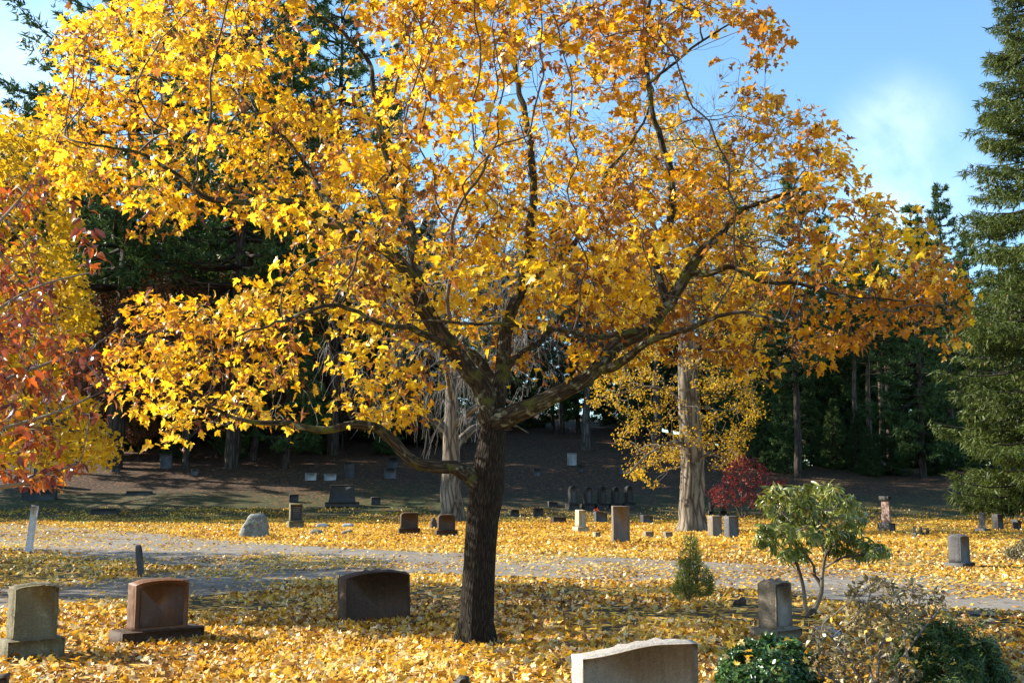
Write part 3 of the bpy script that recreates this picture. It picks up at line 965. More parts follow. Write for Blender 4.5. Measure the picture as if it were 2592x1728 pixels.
pv = np.array([v_.co[:] for v_ in pan.data.vertices])
gq = np.random.default_rng(6)
for r_ in range(6):     # worn carved lines, too small to read
    z_ = pv[:, 2].min() + (pv[:, 2].max() - pv[:, 2].min()) * (.86 - .13 * r_)
    x_ = -.11
    m_ = MB()
    while x_ < .10:
        w_ = gq.uniform(.02, .05)
        slab(m_, box_poly(w_, .022), .008, z_, 0, .2, 0, .002, pv[:, 1].min() - .002)
        m_.v[-1][:, 0] += x_ + w_ / 2
        x_ += w_ + .018
    m_.build('carved_line', M['marble'], carved)
MG = 'row of five dark arched monuments'
for i, (x, lab) in enumerate([(1449, 'leftmost'), (1488, 'second from the left'), (1524, 'middle one'), (1558, 'second from the right'), (1592, 'rightmost')]):
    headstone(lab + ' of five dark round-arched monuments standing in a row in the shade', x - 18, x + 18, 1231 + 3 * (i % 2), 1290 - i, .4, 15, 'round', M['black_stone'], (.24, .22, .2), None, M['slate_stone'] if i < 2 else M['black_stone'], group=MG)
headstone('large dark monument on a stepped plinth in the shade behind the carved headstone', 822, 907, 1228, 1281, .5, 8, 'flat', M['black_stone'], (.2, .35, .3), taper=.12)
headstone('small black block marker right of the large dark monument', 938, 962, 1259, 1276, .3, 10, 'flat', M['black_stone'], name='grave_marker', cat='grave marker', group='small markers')
headstone('small black block marker left of the large dark monument', 731, 754, 1251, 1268, .3, 10, 'flat', M['black_stone'], name='grave_marker', cat='grave marker', group='small markers')
HB = 'old stones on the shaded slope'
headstone('tall dark slab on the shaded slope above the large dark monument', 871, 897, 1171, 1211, .2, 10, 'flat', M['black_stone'], group=HB)
headstone('pale rounded stone on the shaded slope, left of the beech trunk', 972, 1002, 1184, 1210, .2, 10, 'softarch', M['slate_stone'], group=HB)
headstone('dark rounded stone just behind the pale rounded one on the slope', 981, 1008, 1158, 1184, .2, 10, 'softarch', M['black_stone'], group=HB)
headstone('pale upright slab high on the slope, right of the maple trunk', 1436, 1460, 1147, 1177, .2, 10, 'flat', M['marble'], group=HB)
headstone('small dark stone just below the pale slab high on the slope', 1459, 1478, 1176, 1194, .2, 10, 'slant', M['black_stone'], group=HB)
headstone('small grey stone on the slope just right of the maple trunk', 1350, 1368, 1186, 1207, .2, 10, 'flat', M['slate_stone'], group=HB)
headstone('small grey pointed stone on the slope left of the yellow-leaved beech', 1566, 1590, 1178, 1199, .2, 10, 'slant', M['slate_stone'], group=HB)
headstone('left of two low pale blocks side by side on the slope', 772, 800, 1197, 1215, .25, 8, 'flat', M['marble'], group=HB)
headstone('right of two low pale blocks side by side on the slope', 820, 850, 1199, 1215, .25, 8, 'flat', M['marble'], group=HB)
headstone('lone small pale stone on the slope above the roadside leaning stone', 483, 502, 1187, 1203, .2, 8, 'softarch', M['slate_stone'], group=HB)
headstone('small dark stone on the slope at left, under the yellow tree', 282, 303, 1178, 1195, .2, 8, 'flat', M['black_stone'], group=HB)
headstone('grey blocky stone on the slope beside a dark tree trunk at left', 404, 434, 1150, 1184, .25, 8, 'flat', M['slate_stone'], group=HB)
headstone('low dark stone touching the right side of the maple trunk, at the sunlight edge', 1290, 1314, 1289, 1306, .3, 10, 'softarch', M['black_stone'])
headstone('dark cube stone at the sunlight edge between maple trunk and low slanted stone', 1349, 1375, 1287, 1308, .3, 10, 'flat', M['black_stone'])
headstone('small dark slant stone left of the five arched monuments', 1386, 1412, 1269, 1284, .3, 10, 'slant', M['black_stone'])
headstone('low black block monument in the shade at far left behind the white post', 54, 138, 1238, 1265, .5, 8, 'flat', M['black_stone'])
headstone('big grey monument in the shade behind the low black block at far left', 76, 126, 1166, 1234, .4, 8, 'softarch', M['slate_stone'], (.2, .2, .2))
headstone('upper of two long low ledger stones in the shaded grass at left', 318, 382, 1243, 1253, .5, 5, 'flat', M['black_stone'], name='ledger_stone', cat='ledger stone', group='ledger stones')
headstone('lower of two long low ledger stones in the shaded grass at left', 228, 297, 1288, 1304, .5, 5, 'flat', M['black_stone'], name='ledger_stone', cat='ledger stone', group='ledger stones')
headstone('left of the paired grey headstones right of the yellow-leaved beech trunk', 1793, 1829, 1306, 1358, .24, 30, 'flat', M['taupe_stone'])
headstone('darker right one of the paired headstones right of the yellow-leaved beech trunk', 1834, 1872, 1307, 1361, .24, 30, 'flat', M['slate_stone'])
headstone('pale headstone half hidden behind the rhododendron', 1968, 2004, 1318, 1362, .24, 25, 'softarch', M['marble'])
headstone('pinkish tapering pedestal monument with dark cap and dark foot', 2226, 2270, 1268, 1346, .5, 15, 'flat', M['pink_stone'], (.28, .2, .2), M['black_stone'], taper=.16, cap=M['black_stone'], name='pedestal_monument', cat='monument', group=None)
headstone('broad grey stone in the shade under the spruce, left of two', 2472, 2508, 1299, 1347, .3, 15, 'softarch', M['slate_stone'], (.2, .2, .2))
headstone('dark stone in the shade right of the broad grey one under the spruce', 2516, 2543, 1302, 1342, .3, 15, 'flat', M['black_stone'])
headstone('small dark stone in the shade nearest the right picture edge', 2566, 2588, 1315, 1342, .3, 15, 'slant', M['black_stone'])
for x, yt, yb, lab in ((2317, 1333, 1357, 'left'), (2333, 1335, 1355, 'middle'), (2350, 1337, 1355, 'right')):
    headstone(lab + ' of three little dark stones beside the pink pedestal monument', x - 7, x + 7, yt, yb, .16, 15, 'softarch', M['black_stone'], (.35, .1, .1), group='three little dark stones', name='grave_marker', cat='grave marker')
for x, lab in ((1801, 'left'), (1831, 'right')):
    g0 = ground(x, 1304)
    s = g0[1] / F
    o = empty('grave_urn', g0); tag(o, lab + ' of two dark urns on pedestals below the crimson shrub', 'urn', 'two dark urns')
    m_ = MB(); slab(m_, box_poly(16 * s, 12 * s), 16 * s, -.02, .003, .2); m_.build('pedestal', M['black_stone'], o)
    zz = np.array([12, 14, 17, 22, 27, 31, 33]) * s; rr = np.array([5, 3, 5, 7, 6, 7, 7.5]) * s
    m_ = MB(); tube(m_, np.stack([0 * zz, 0 * zz, zz - .022], 1), rr, 14, cap=True); m_.build('bowl', M['black_stone'], o, True)
# red flowers laid on the slanting stone
fp = at(1512, 1293, ground(1520, 1323)[1])
m_ = MB(); gq = np.random.default_rng(2)
pp = fp + gq.normal(0, .04, (40, 3)) + (0, 0, .02)
leaves(m_, OVAL_V, OVAL_F, pp, unit(gq.normal(0, 1, (40, 3))), unit(gq.normal(0, 1, (40, 3))), .07, .5)
tag(m_.build('flower_bunch', M['petal'], None, False, None), 'little red flower bunch lying on the dark slanting stone', 'flowers')


def round_stone(label, x0, x1, yt, yb, mat, depth, flat=.4, name='boulder', cat='boulder', seed=0, group=None, amp=.16, yoff=0):
    gp = ground((x0 + x1) / 2, yb)
    s = gp[1] / F
    rx, rz = (x1 - x0) * s / 2, (yb - yt) * s
    n, k = 14, 22
    V = []
    for i in range(n + 1):
        ph = -.5 + (math.pi / 2 + .5) * i / n
        for j in range(k):
            th = 2 * math.pi * j / k
            V.append((math.cos(ph) * math.cos(th), math.cos(ph) * math.sin(th), math.sin(ph)))
    V = np.array(V)
    e = 1 + amp * (vnoise(V * 1.6 + seed * 3.1 + 10) - .5) * 2 + amp * .6 * (vnoise(V * 4 + seed) - .5) + amp * .3 * (vnoise(V * 9 + seed) - .5)
    V = np.sign(V) * np.abs(V) ** flat * e[:, None] if flat < 1 else V * e[:, None]
    V = V * np.array((rx, depth / 2, rz))
    V[:, 2] *= np.where(V[:, 2] < 0, .3, 1)
    i = np.arange(n)[:, None] * k; j = np.arange(k)[None]; j2 = (j + 1) % k
    m_ = MB(); m_.add(V, [np.stack([i + j, i + j2, i + k + j2, i + k + j], -1).reshape(-1, 4), np.array([np.arange(k) + n * k])])
    o = m_.build(name, mat, None, True)
    o.location = (gp[0], gp[1] + depth / 2 + yoff, gp[2] - .01)
    return tag(o, label, cat, group)


round_stone('big grey lichened boulder at the near edge of the sunny leaves', 603, 674, 1308, 1361, M['boulder'], .9, .85, seed=23, amp=.24)
FS = 'flat stones right of the boulder'
round_stone('upper left flat pale stone right of the carved headstone', 798, 828, 1324, 1336, M['marble'], .5, .6, 'flat_stone', 'flat stone', 1, FS)
round_stone('lower left flat grey stone in front of the carved headstone', 781, 814, 1340, 1352, M['taupe_stone'], .5, .6, 'flat_stone', 'flat stone', 2, FS)
round_stone('upper right flat pale stone lying in yellow leaves', 864, 893, 1324, 1335, M['marble'], .5, .6, 'flat_stone', 'flat stone', 3, FS)
round_stone('lower right flat grey stone lying in yellow leaves', 863, 890, 1341, 1351, M['taupe_stone'], .5, .6, 'flat_stone', 'flat stone', 5, FS)
round_stone('small dark fieldstone in leaves right of the conifer sapling', 1860, 1895, 1515, 1532, M['rock'], .18, .8, 'fieldstone', 'rock', 6, amp=.3)
round_stone('dark stump of rock at the foot of the rhododendron stems', 2046, 2074, 1540, 1562, M['rock'], .12, .9, 'fieldstone', 'rock', 7, amp=.3)
round_stone('pale flat marker stone lying among the shrubs at lower right', 2072, 2134, 1592, 1617, M['marble'], .3, .5, 'flat_stone', 'flat stone', 8)
round_stone('low dark rocks heaped at the foot of the pale beech', 1085, 1105, 1312, 1338, M['rock'], .8, .9, 'fieldstone', 'rock', 9, amp=.3)
headstone('dark rounded top of a small headstone at the lower picture edge below the maple', 1155, 1189, 1719, 1790, .07, 10, 'round', M['black_stone'])
headstone('dark stone corner just showing at the lower left picture edge', -60, 9, 1716, 1775, .15, 20, 'flat', M['rock'])
headstone('pale flat-topped stone barely showing at the lower edge left of the maple', 622, 742, 1743, 1780, .2, 5, 'flat', M['grey_stone'])

# white post and leaning slab on the left lawn
gp = ground(72, 1401)
s = gp[1] / F
o = empty('marker_post', (gp[0], gp[1], 0), R(15)); o.rotation_euler = (0, R(4.5), R(5))
tag(o, 'weathered white flat post leaning slightly on the left lawn', 'post')
m_ = MB(); slab(m_, box_poly(17 * s, 119 * s), .05, -.01, .001, .2, 0, .004); m_.build('board', M['white_paint'], o)
gp = ground(358, 1459)
s = gp[1] / F
o = empty('headstone', (gp[0], gp[1], -.02)); o.rotation_euler = (0, R(-7), R(102))
tag(o, 'thin dark slab seen almost edge-on, leaning, by the left side of the road', 'headstone', HG)
m_ = MB()
slab(m_, outline(.34, 82 * s, 'round'), .075, 0, .004, .06, .12, .006, seed=3); m_.build('stone', M['slate_stone'], o)

# ------------------------------------------------------------------ trees behind
def rot_z(v, a):
    c, s = math.cos(a), math.sin(a)
    return np.stack([v[..., 0] * c - v[..., 1] * s, v[..., 0] * s + v[..., 1] * c, v[..., 2]], -1)


def mesh_tree(name, parts, loc, rz, sc, label, cat, group):
    """first build: parts = [(part name, MB, material)]; later ones copy the same meshes"""
    o = empty(name, loc, rz); o.scale = (sc, sc, sc)
    tag(o, label, cat, group)
    for pn, m_, mt_ in parts:
        if isinstance(m_, MB): m_.build(pn, mt_, o, pn != 'crown')
        else:
            c = m_.copy(); c.parent = o; COL.objects.link(c)
    return o


def pine_parts(seed, h=24.0, low=.3, spread=.2, nb=5, dens=1.0, droop=0.0, bark='pine_bark'):
    """white pine: open tiers of plumes of long needles"""
    g = np.random.default_rng(seed)
    mt_, mc = MB(), MB()
    zt = np.linspace(-.6, h, 16)
    wob = np.cumsum(g.normal(0, .05, (16, 2)), 0)
    r0 = .013 * h
    tube(mt_, np.stack([wob[:, 0], wob[:, 1], zt], 1), r0 * (1 - zt / h * .93).clip(.04, 1.05), 10, lump=.04)
    z = h * low
    pos, fw, up = [], [], []
    for q in range(7):      # bare dead stubs below the crown
        zz = g.uniform(.5 * low, low) * h; a = g.uniform(0, 6.28); L = g.uniform(.4, 1.6)
        d = np.array((math.cos(a), math.sin(a), g.uniform(-.2, .2)))
        tube(mt_, np.array([(0, 0, zz), d * L + (0, 0, zz)]), [.035, .012], 4)
    while z < h * .985:
        f = (z / h - low) / (1 - low)
        prof = spread * h * (1 - f) ** .75 * (.55 + .45 * min(1, f * 4 + .35))
        for b in range(nb):
            a = g.uniform(0, 6.28)
            L = max(.5, prof * g.uniform(.55, 1.15))
            el = g.uniform(-.08, .16) + .35 * f - droop * (1 - f)
            n = 7
            t = np.linspace(0, 1, n)
            p = np.stack([t * L * math.cos(a), t * L * math.sin(a), z + L * (el * t - (.18 + droop * .4) * t * (1 - t) * 2 + .10 * t ** 3)], 1)
            p[:, :2] += np.cumsum(g.normal(0, .02 * L, (n, 2)), 0)
            tube(mt_, p, np.linspace(.05 + .012 * L, .012, n), 4)
            nt_ = int((5 + L * 5.5) * dens)
            tt = np.sqrt(g.uniform(.08, 1, nt_))
            side = np.array((-math.sin(a), math.cos(a), 0))
            c = np.stack([np.interp(tt, t, p[:, k]) for k in range(3)], 1)
            so = g.uniform(-1, 1, nt_) * (.30 * L * (1.1 - tt) + .12)
            c = c + side * so[:, None] + np.array((math.cos(a), math.sin(a), 0)) * np.abs(so)[:, None] * .6
            c[:, 2] += g.normal(.05, .10, nt_)
            pos.append(c); up.append(np.tile((math.cos(a), math.sin(a), .35), (nt_, 1)) + side * np.sign(so)[:, None] * .6)
        z += h * .026 * g.uniform(.7, 1.4) + .15
    c = np.concatenate(pos); d = unit(np.concatenate(up))
    k = 9
    src = np.repeat(np.arange(len(c)), k)
    fwd = unit(d[src] * .7 + g.normal(0, .6, (len(src), 3)) + np.array((0, 0, .18)))
    nr = unit(g.normal(0, 1, (len(src), 3)) + np.array((0, 0, .6)))
    ln = g.uniform(.22, .42, len(src))
    tv = TRI_V * np.array((.26, 1, 1))
    leaves(mc, tv, TRI_F, c[src] + g.normal(0, .07, (len(src), 3)), nr, fwd, ln, np.clip(g.normal(.5, .2, len(src)), 0, 1), 0, .1)
    return [('trunk', mt_, M[bark]), ('crown', mc, M['pine_needle'])]


def spruce_parts(seed, h, r, low=.05):
    """norway spruce: tiers of boughs that sweep down and curtain twigs"""
    g = np.random.default_rng(seed)
    mt_, mc, mk = MB(), MB(), MB()
    tube(mt_, np.stack([np.zeros(9), np.zeros(9), np.linspace(-.5, h, 9)], 1), np.linspace(.38, .03, 9), 10, lump=.04)
    P_, F_, L_, K_ = [], [], [], []
    z = h * low
    while z < h * .99:
        f = z / h
        prof = r * (1 - f) ** .85 * (.75 + .25 * min(1, f * 6))
        for b in range(8):
            a = g.uniform(0, 6.28); L = max(.3, prof * g.uniform(.7, 1.12))
            n = 8; t = np.linspace(0, 1, n)
            dz = L * (-.55 * t + .42 * t ** 2.2) * (1 - .5 * f) + .15 * f * L * t
            p = np.stack([t * L * math.cos(a), t * L * math.sin(a), z + dz], 1)
            p[:, :2] += np.cumsum(g.normal(0, .012 * L, (n, 2)), 0)
            tube(mt_, p, np.linspace(.03 + .008 * L, .010, n), 4)
            m = int(10 + L * 26)
            tt = g.uniform(.15, 1.0, m) ** .8
            c = np.stack([np.interp(tt, t, p[:, q]) for q in range(3)], 1)
            side = np.array((-math.sin(a), math.cos(a), 0)); out = np.array((math.cos(a), math.sin(a), 0))
            so = g.uniform(-1, 1, m) * (.22 * L * (1.15 - tt) + .1)
            c = c + side * so[:, None] + out * (np.abs(so) * .5)[:, None]
            c[:, 2] -= np.abs(so) * .25
            d = out * g.uniform(.2, .9, m)[:, None] + side * (np.sign(so) * g.uniform(0, .8, m))[:, None] + np.array((0, 0, -1.0)) * g.uniform(.15, 1.5, m)[:, None]
            P_.append(c); F_.append(d); L_.append(g.uniform(.22, .62, m) * (1 - .4 * f))
            if g.random() < .5: K_.append(c[g.integers(0, m, 2)])
        z += .30 + .012 * (1 - f) * h * .4
    c = np.concatenate(P_); d = unit(np.concatenate(F_)); ln = np.concatenate(L_)
    k = 5
    src = np.repeat(np.arange(len(c)), k)
    q = g.uniform(0, .7, len(src))
    fwd = unit(d[src] + g.normal(0, .45, (len(src), 3)))
    p = c[src] + d[src] * (ln[src] * q)[:, None]
    leaves(mc, TRI_V * np.array((.20, 1, 1)), TRI_F, p, unit(g.normal(0, 1, (len(src), 3))), fwd, ln[src] * g.uniform(.4, .8, len(src)), np.clip(.42 + .5 * (vnoise(p * .8 + 5) - .5) + g.normal(0, .16, len(src)), 0, 1), 0, .15)
    kp = np.concatenate(K_)
    kp = kp[kp[:, 2] > h * .12][:100]
    zz = np.array([0, -.04, -.10, -.15, -.17])
    tube(mk, np.stack([0 * zz, 0 * zz, zz - .1], 1), [.01, .03, .032, .02, .006], 6)
    return [('trunk', mt_, M['pine_bark']), ('crown', mc, M['spruce_needle'])], mk, kp


def bare_parts(seed, h=22.0, spread=.28, leafy=None, leaf_n=0, leaf_size=.12, r0=.014, bark='bare', first=.25, weep=False, twig_n=700, oak=False):
    """broadleaf tree: trunk, forking limbs, fine twigs, leaves if any"""
    g = np.random.default_rng(seed)
    mt_, mw_, mc = MB(), MB(), MB()
    n = 14
    t = np.linspace(0, 1, n)
    p = np.stack([np.cumsum(g.normal(0, .008 * h, n)), np.cumsum(g.normal(0, .008 * h, n)), -.5 + t * h * .8], 1)
    p[:, :2] -= p[0, :2]
    tube(mt_, p, h * r0 * (1 - .85 * t) * (1 + .5 * np.exp(-t * 18)), 12, lump=.07)
    nodes_ = [q for q, tt in zip(p, t) if tt > first * .9]
    nl = 13
    for b in range(nl):
        f = first + (1 - first) * (b + g.random()) / nl * .92
        a = b * 2.4 + g.uniform(-.4, .4)
        L = spread * h * (1.1 - .6 * f) * g.uniform(.7, 1.15)
        s0 = np.array([np.interp(f, t, p[:, k]) for k in range(3)])
        m = 9; u_ = np.linspace(0, 1, m)
        q = s0 + np.stack([u_ * L * math.cos(a), u_ * L * math.sin(a), L * (.95 * u_ - (.25 if not weep else .75) * u_ ** 2)], 1)
        q += np.cumsum(g.normal(0, .018 * L, (m, 3)), 0) * u_[:, None]
        rr = h * r0 * (1 - .85 * f) * .6
        tube(mt_, q, np.linspace(rr, .02, m), 7, lump=.05)
        nodes_ += list(q[2:])
    c0 = np.array((0, 0, h * (first + 1.02) / 2)); ext = np.array((spread * h, spread * h, h * (1.06 - first) / 2))
    A = unit(g.normal(0, 1, (twig_n, 3))) * g.uniform(.35, 1, (twig_n, 1)) ** .6 * ext + c0
    A = A[vnoise(A * .35 + seed) > .36]
    PP, pr = colonize(nodes_, A, h * .024, h * .03, 40, (0, 0, .06), .2, seed)
    ld, _ = twig_tubes(mw_, PP, pr, len(nodes_), .010, .07, 4)
    parts = [('trunk', mt_, M[bark + '_bark']), ('twigs', mw_, M['grey_twig'])]
    tip = np.array([i for i in range(len(nodes_), len(PP)) if ld[i] < 4])
    # fine spray at the ends
    for i in g.choice(tip, min(len(tip), twig_n)):
        for q in range(3 if not weep else 2):
            L = g.uniform(.03, .06) * h
            d = unit(PP[i] - PP[pr[i]] + g.normal(0, .5, 3) * np.linalg.norm(PP[i] - PP[pr[i]]))
            u_ = np.linspace(0, 1, 5)[:, None]
            if weep:
                L *= g.uniform(.5, 1.7)
                pts_ = PP[i] + d * u_ * L * .7 + np.array((0, 0, -1)) * u_ ** 2 * L + np.cumsum(g.normal(0, .10 * L, (5, 3)), 0) * u_
            else:
                pts_ = PP[i] + d * u_ * L
            pts_ = pts_ + np.cumsum(g.normal(0, .012 * L, (5, 3)), 0)
            tube(mw_, pts_, np.linspace(.011, .005, 5), 3)
    if leafy:
        i = g.choice(tip, leaf_n)
        lp_ = PP[i] + g.normal(0, .022 * h, (leaf_n, 3))
        lp_ = lp_[vnoise(lp_ * .5 + seed * 2) > .3]
        m = len(lp_)
        leaves(mc, SMALL_V, SMALL_F, lp_, unit(g.normal(0, .7, (m, 3)) + (0, 0, .7)), unit(g.normal(0, 1, (m, 3)) + (0, 0, -.5)), g.uniform(.7, 1.3, m) * leaf_size, np.clip(g.normal(.55, .22, m), 0, 1))
        parts.append(('crown', mc, M[leafy]))
    return parts


def place(px, Y):
    x = (px - 1296) / F * Y * 1.0
    x = at(px, 1227, Y)[0]
    return np.array((x, Y, float(hz(x, Y)) - .05))


WG = 'trees of the wood behind the graves'
proto = {}


def wood(kind, px, Y, h, label, rz=None, group=WG):
    parts, h0, nm, cat = KINDS[kind]
    if kind not in proto:
        o = mesh_tree(nm, parts, place(px, Y), rz or 0.0, h / h0, label, cat, group)
        proto[kind] = o
        return o
    src_ = proto[kind]
    o = src_.copy(); COL.objects.link(o)
    o.location = place(px, Y); o.rotation_euler = (0, 0, rz if rz is not None else (px * .7) % 6.28); o.scale = (h / h0,) * 3
    tag(o, label, None, group)
    for ch_ in [c for c in bpy.data.objects if c.parent == src_]:
        c = ch_.copy(); c.parent = o; COL.objects.link(c)
    return o


KINDS = {
    'pineA': (pine_parts(21, 26, .22, .19, 5, 1.0), 26.0, 'pine_tree', 'tree'),
    'pineB': (pine_parts(22, 26, .30, .16, 5, 1.1), 26.0, 'pine_tree', 'tree'),
    'hemA': (pine_parts(23, 20, .10, .2, 6, 1.3, .2), 20.0, 'pine_tree', 'tree'),
    'tall': (pine_parts(26, 34, .25, .27, 6, 1.25), 34.0, 'pine_tree', 'tree'),
    'low': (pine_parts(25, 16, .04, .26, 7, 1.5, .15), 16.0, 'pine_tree', 'tree'),
    'slim': (pine_parts(24, 18, .5, .13, 4, 1.0, .05, 'light_bark'), 18.0, 'pine_tree', 'tree'),
    'bareA': (bare_parts(31, 24, .22, None, 0, r0=.012, first=.3, twig_n=900), 24.0, 'bare_tree', 'tree'),
    'bareB': (bare_parts(32, 22, .26, None, 0, r0=.013, first=.25, twig_n=900), 22.0, 'bare_tree', 'tree'),
    'oak': (bare_parts(33, 14, .34, 'oak_leaf', 9000, .17, r0=.016, first=.2, twig_n=700, bark='pine'), 14.0, 'oak_tree', 'tree'),
}
wood('tall', 290, 66, 45, 'tall white pine with tiered boughs against the sky at top left')
wood('pineB', 40, 70, 25, 'pine rising behind the yellow tree at the left picture edge')
wood('tall', 590, 66, 37, 'dark pine behind the maple crown, right of the tall white pine')
wood('tall', 840, 72, 34, 'pine whose top shows in the sky gap of the maple crown')
wood('hemA', 470, 78, 22, 'dense dark pine between the russet oaks and the tall white pine')
wood('hemA', 950, 84, 20, 'dense dark pine behind the left forks of the maple')
wood('pineA', 190, 82, 25, 'far dark pine seen between the left edge and the tall white pine')
wood('pineB', -180, 66, 26, 'pine just outside the left picture edge')
wood('pineA', -420, 59, 25, 'pine beyond the left picture edge that shades the slope')
wood('hemA', -750, 57, 24, 'dense pine far beyond the left picture edge that shades the slope')
wood('hemA', -1150, 56, 26, 'outermost pine beyond the left picture edge')
wood('oak', 470, 66, 13, 'russet-leaved oak in the shade left of the maple limbs')
wood('oak', 640, 70, 14, 'russet-leaved oak right of the first oak, behind the lower maple limb')
wood('oak', 250, 68, 12, 'russet-leaved oak partly hidden by the yellow tree at left')
wood('hemA', 720, 66, 17, 'dense dark pine on the slope behind the weeping beech')
wood('hemA', 1080, 76, 17, 'dense dark pine directly behind the maple trunk')
wood('bareA', 1250, 80, 24, 'bare grey tree behind the middle of the maple crown')
wood('bareB', 1480, 74, 23, 'bare grey tree right of the maple middle stem')
wood('bareA', 1660, 78, 27, 'bare grey tree behind the yellow-leaved beech')
wood('bareB', 1900, 76, 27, 'bare grey tree whose twigs show through the right maple crown')
wood('pineB', 1420, 86, 19, 'far dark pine seen between maple trunk and right limb')
wood('pineA', 1850, 82, 24, 'pine top showing through the right half of the maple crown')
wood('hemA', 1630, 80, 16, 'dense dark pine left of the yellow-leaved beech')
wood('hemA', 1900, 70, 17, 'dense dark pine right of the yellow-leaved beech')
wood('pineB', 2020, 64, 19, 'dark pine behind the rhododendron')
wood('hemA', 2110, 80, 19, 'dense dark pine behind the sunlit slender trunks')
wood('pineA', 2250, 84, 21, 'dark pine right of the sunlit slender trunks')
wood('hemA', 2340, 66, 17, 'dense dark pine left of the big spruce')
wood('pineB', 2420, 74, 20, 'dark pine half hidden by the big spruce boughs')
wood('pineB', 2560, 78, 18, 'dark pine behind the big spruce')
wood('hemA', 2480, 86, 19, 'far dense pine glimpsed left of the big spruce foot')
BG = 'dense back row of the wood'
gw = np.random.default_rng(77)
for i, px in enumerate(np.linspace(-150, 2640, 34)):
    for Y, hh in ((gw.uniform(84, 92), 1.0), (gw.uniform(98, 112), 1.15)):
        h = np.interp(px, [-150, 700, 1100, 1500, 1900, 2640], [20, 21, 15, 14, 15, 16]) * hh * gw.uniform(.85, 1.12)
        wood('hemA' if (i + int(Y)) % 3 else 'low', px + gw.uniform(-40, 40), Y, h, 'dark conifer in the dense back row of the wood', gw.uniform(0, 6.28), BG)
for i, px in enumerate(np.linspace(-60, 1120, 12)):
    wood('low', px + gw.uniform(-40, 40), gw.uniform(76, 84), gw.uniform(11, 17), 'dark low-branched conifer filling the wood left of the maple trunk', gw.uniform(0, 6.28), 'dark conifers left of the maple')
for i in range(12):
    px = 60 + i * 92 + gw.uniform(-30, 30)
    wood('oak' if i % 2 else 'low', px, gw.uniform(70, 76), gw.uniform(4.0, 7.0), 'low russet sapling of the undergrowth on the left slope' if i % 2 else 'small dark conifer of the undergrowth on the left slope', gw.uniform(0, 6.28), 'undergrowth on the left slope')
for px, h in ((430, 31), (700, 33), (980, 27), (160, 24)):
    wood('pineB', px, gw.uniform(76, 82), h, 'tall dark pine of the back row seen through the maple crown', gw.uniform(0, 6.28), 'tall back pines')
for i in range(12):
    px = 1850 + i * 62 + gw.uniform(-25, 25)
    wood('low', px, gw.uniform(63, 74), gw.uniform(3.0, 6.5), 'small dark conifer of the undergrowth on the right slope', gw.uniform(0, 6.28), 'undergrowth conifers')
for i, px in enumerate(np.linspace(1880, 2600, 7)):
    wood('low', px + gw.uniform(-30, 30), gw.uniform(76, 82), gw.uniform(10, 15), 'dark low-branched conifer filling the wood left of the spruce', gw.uniform(0, 6.28), 'dark conifers left of the spruce')
for x, Y, h, lab in ((2168, 70, 15, 'left'), (2206, 71, 16, 'second'), (2236, 73, 16, 'third'), (2254, 72, 14, 'right')):
    wood('slim', x, Y, h, lab + ' of the slender sunlit trunks on the reddish rise', group='slender trunks')

sp_parts, cone_mb, cone_at = spruce_parts(41, 30, 5.5)
sp = mesh_tree('spruce_tree', sp_parts, place(2690, 46), 0.0, 1.0, 'huge green norway spruce with drooping boughs at the right edge', 'tree', None)
c0 = cone_mb.build('cone', M['cone'], sp, True)
for i, x in enumerate(cone_at):
    c = c0 if i == 0 else c0.copy()
    if i: COL.objects.link(c)
    c.location = x; c.parent = sp

# pale beech with weeping bare twigs, and the yellow-leaved beech
bp = ground(1142, 1318)
mesh_tree('beech_tree', bare_parts(51, 15, .40, None, 0, r0=.034, first=.27, weep=True, twig_n=1500, bark='beech'), bp, 1.0, 1.0, 'bare beech with pale twisted trunk and weeping grey twigs behind the maple', 'tree', None)


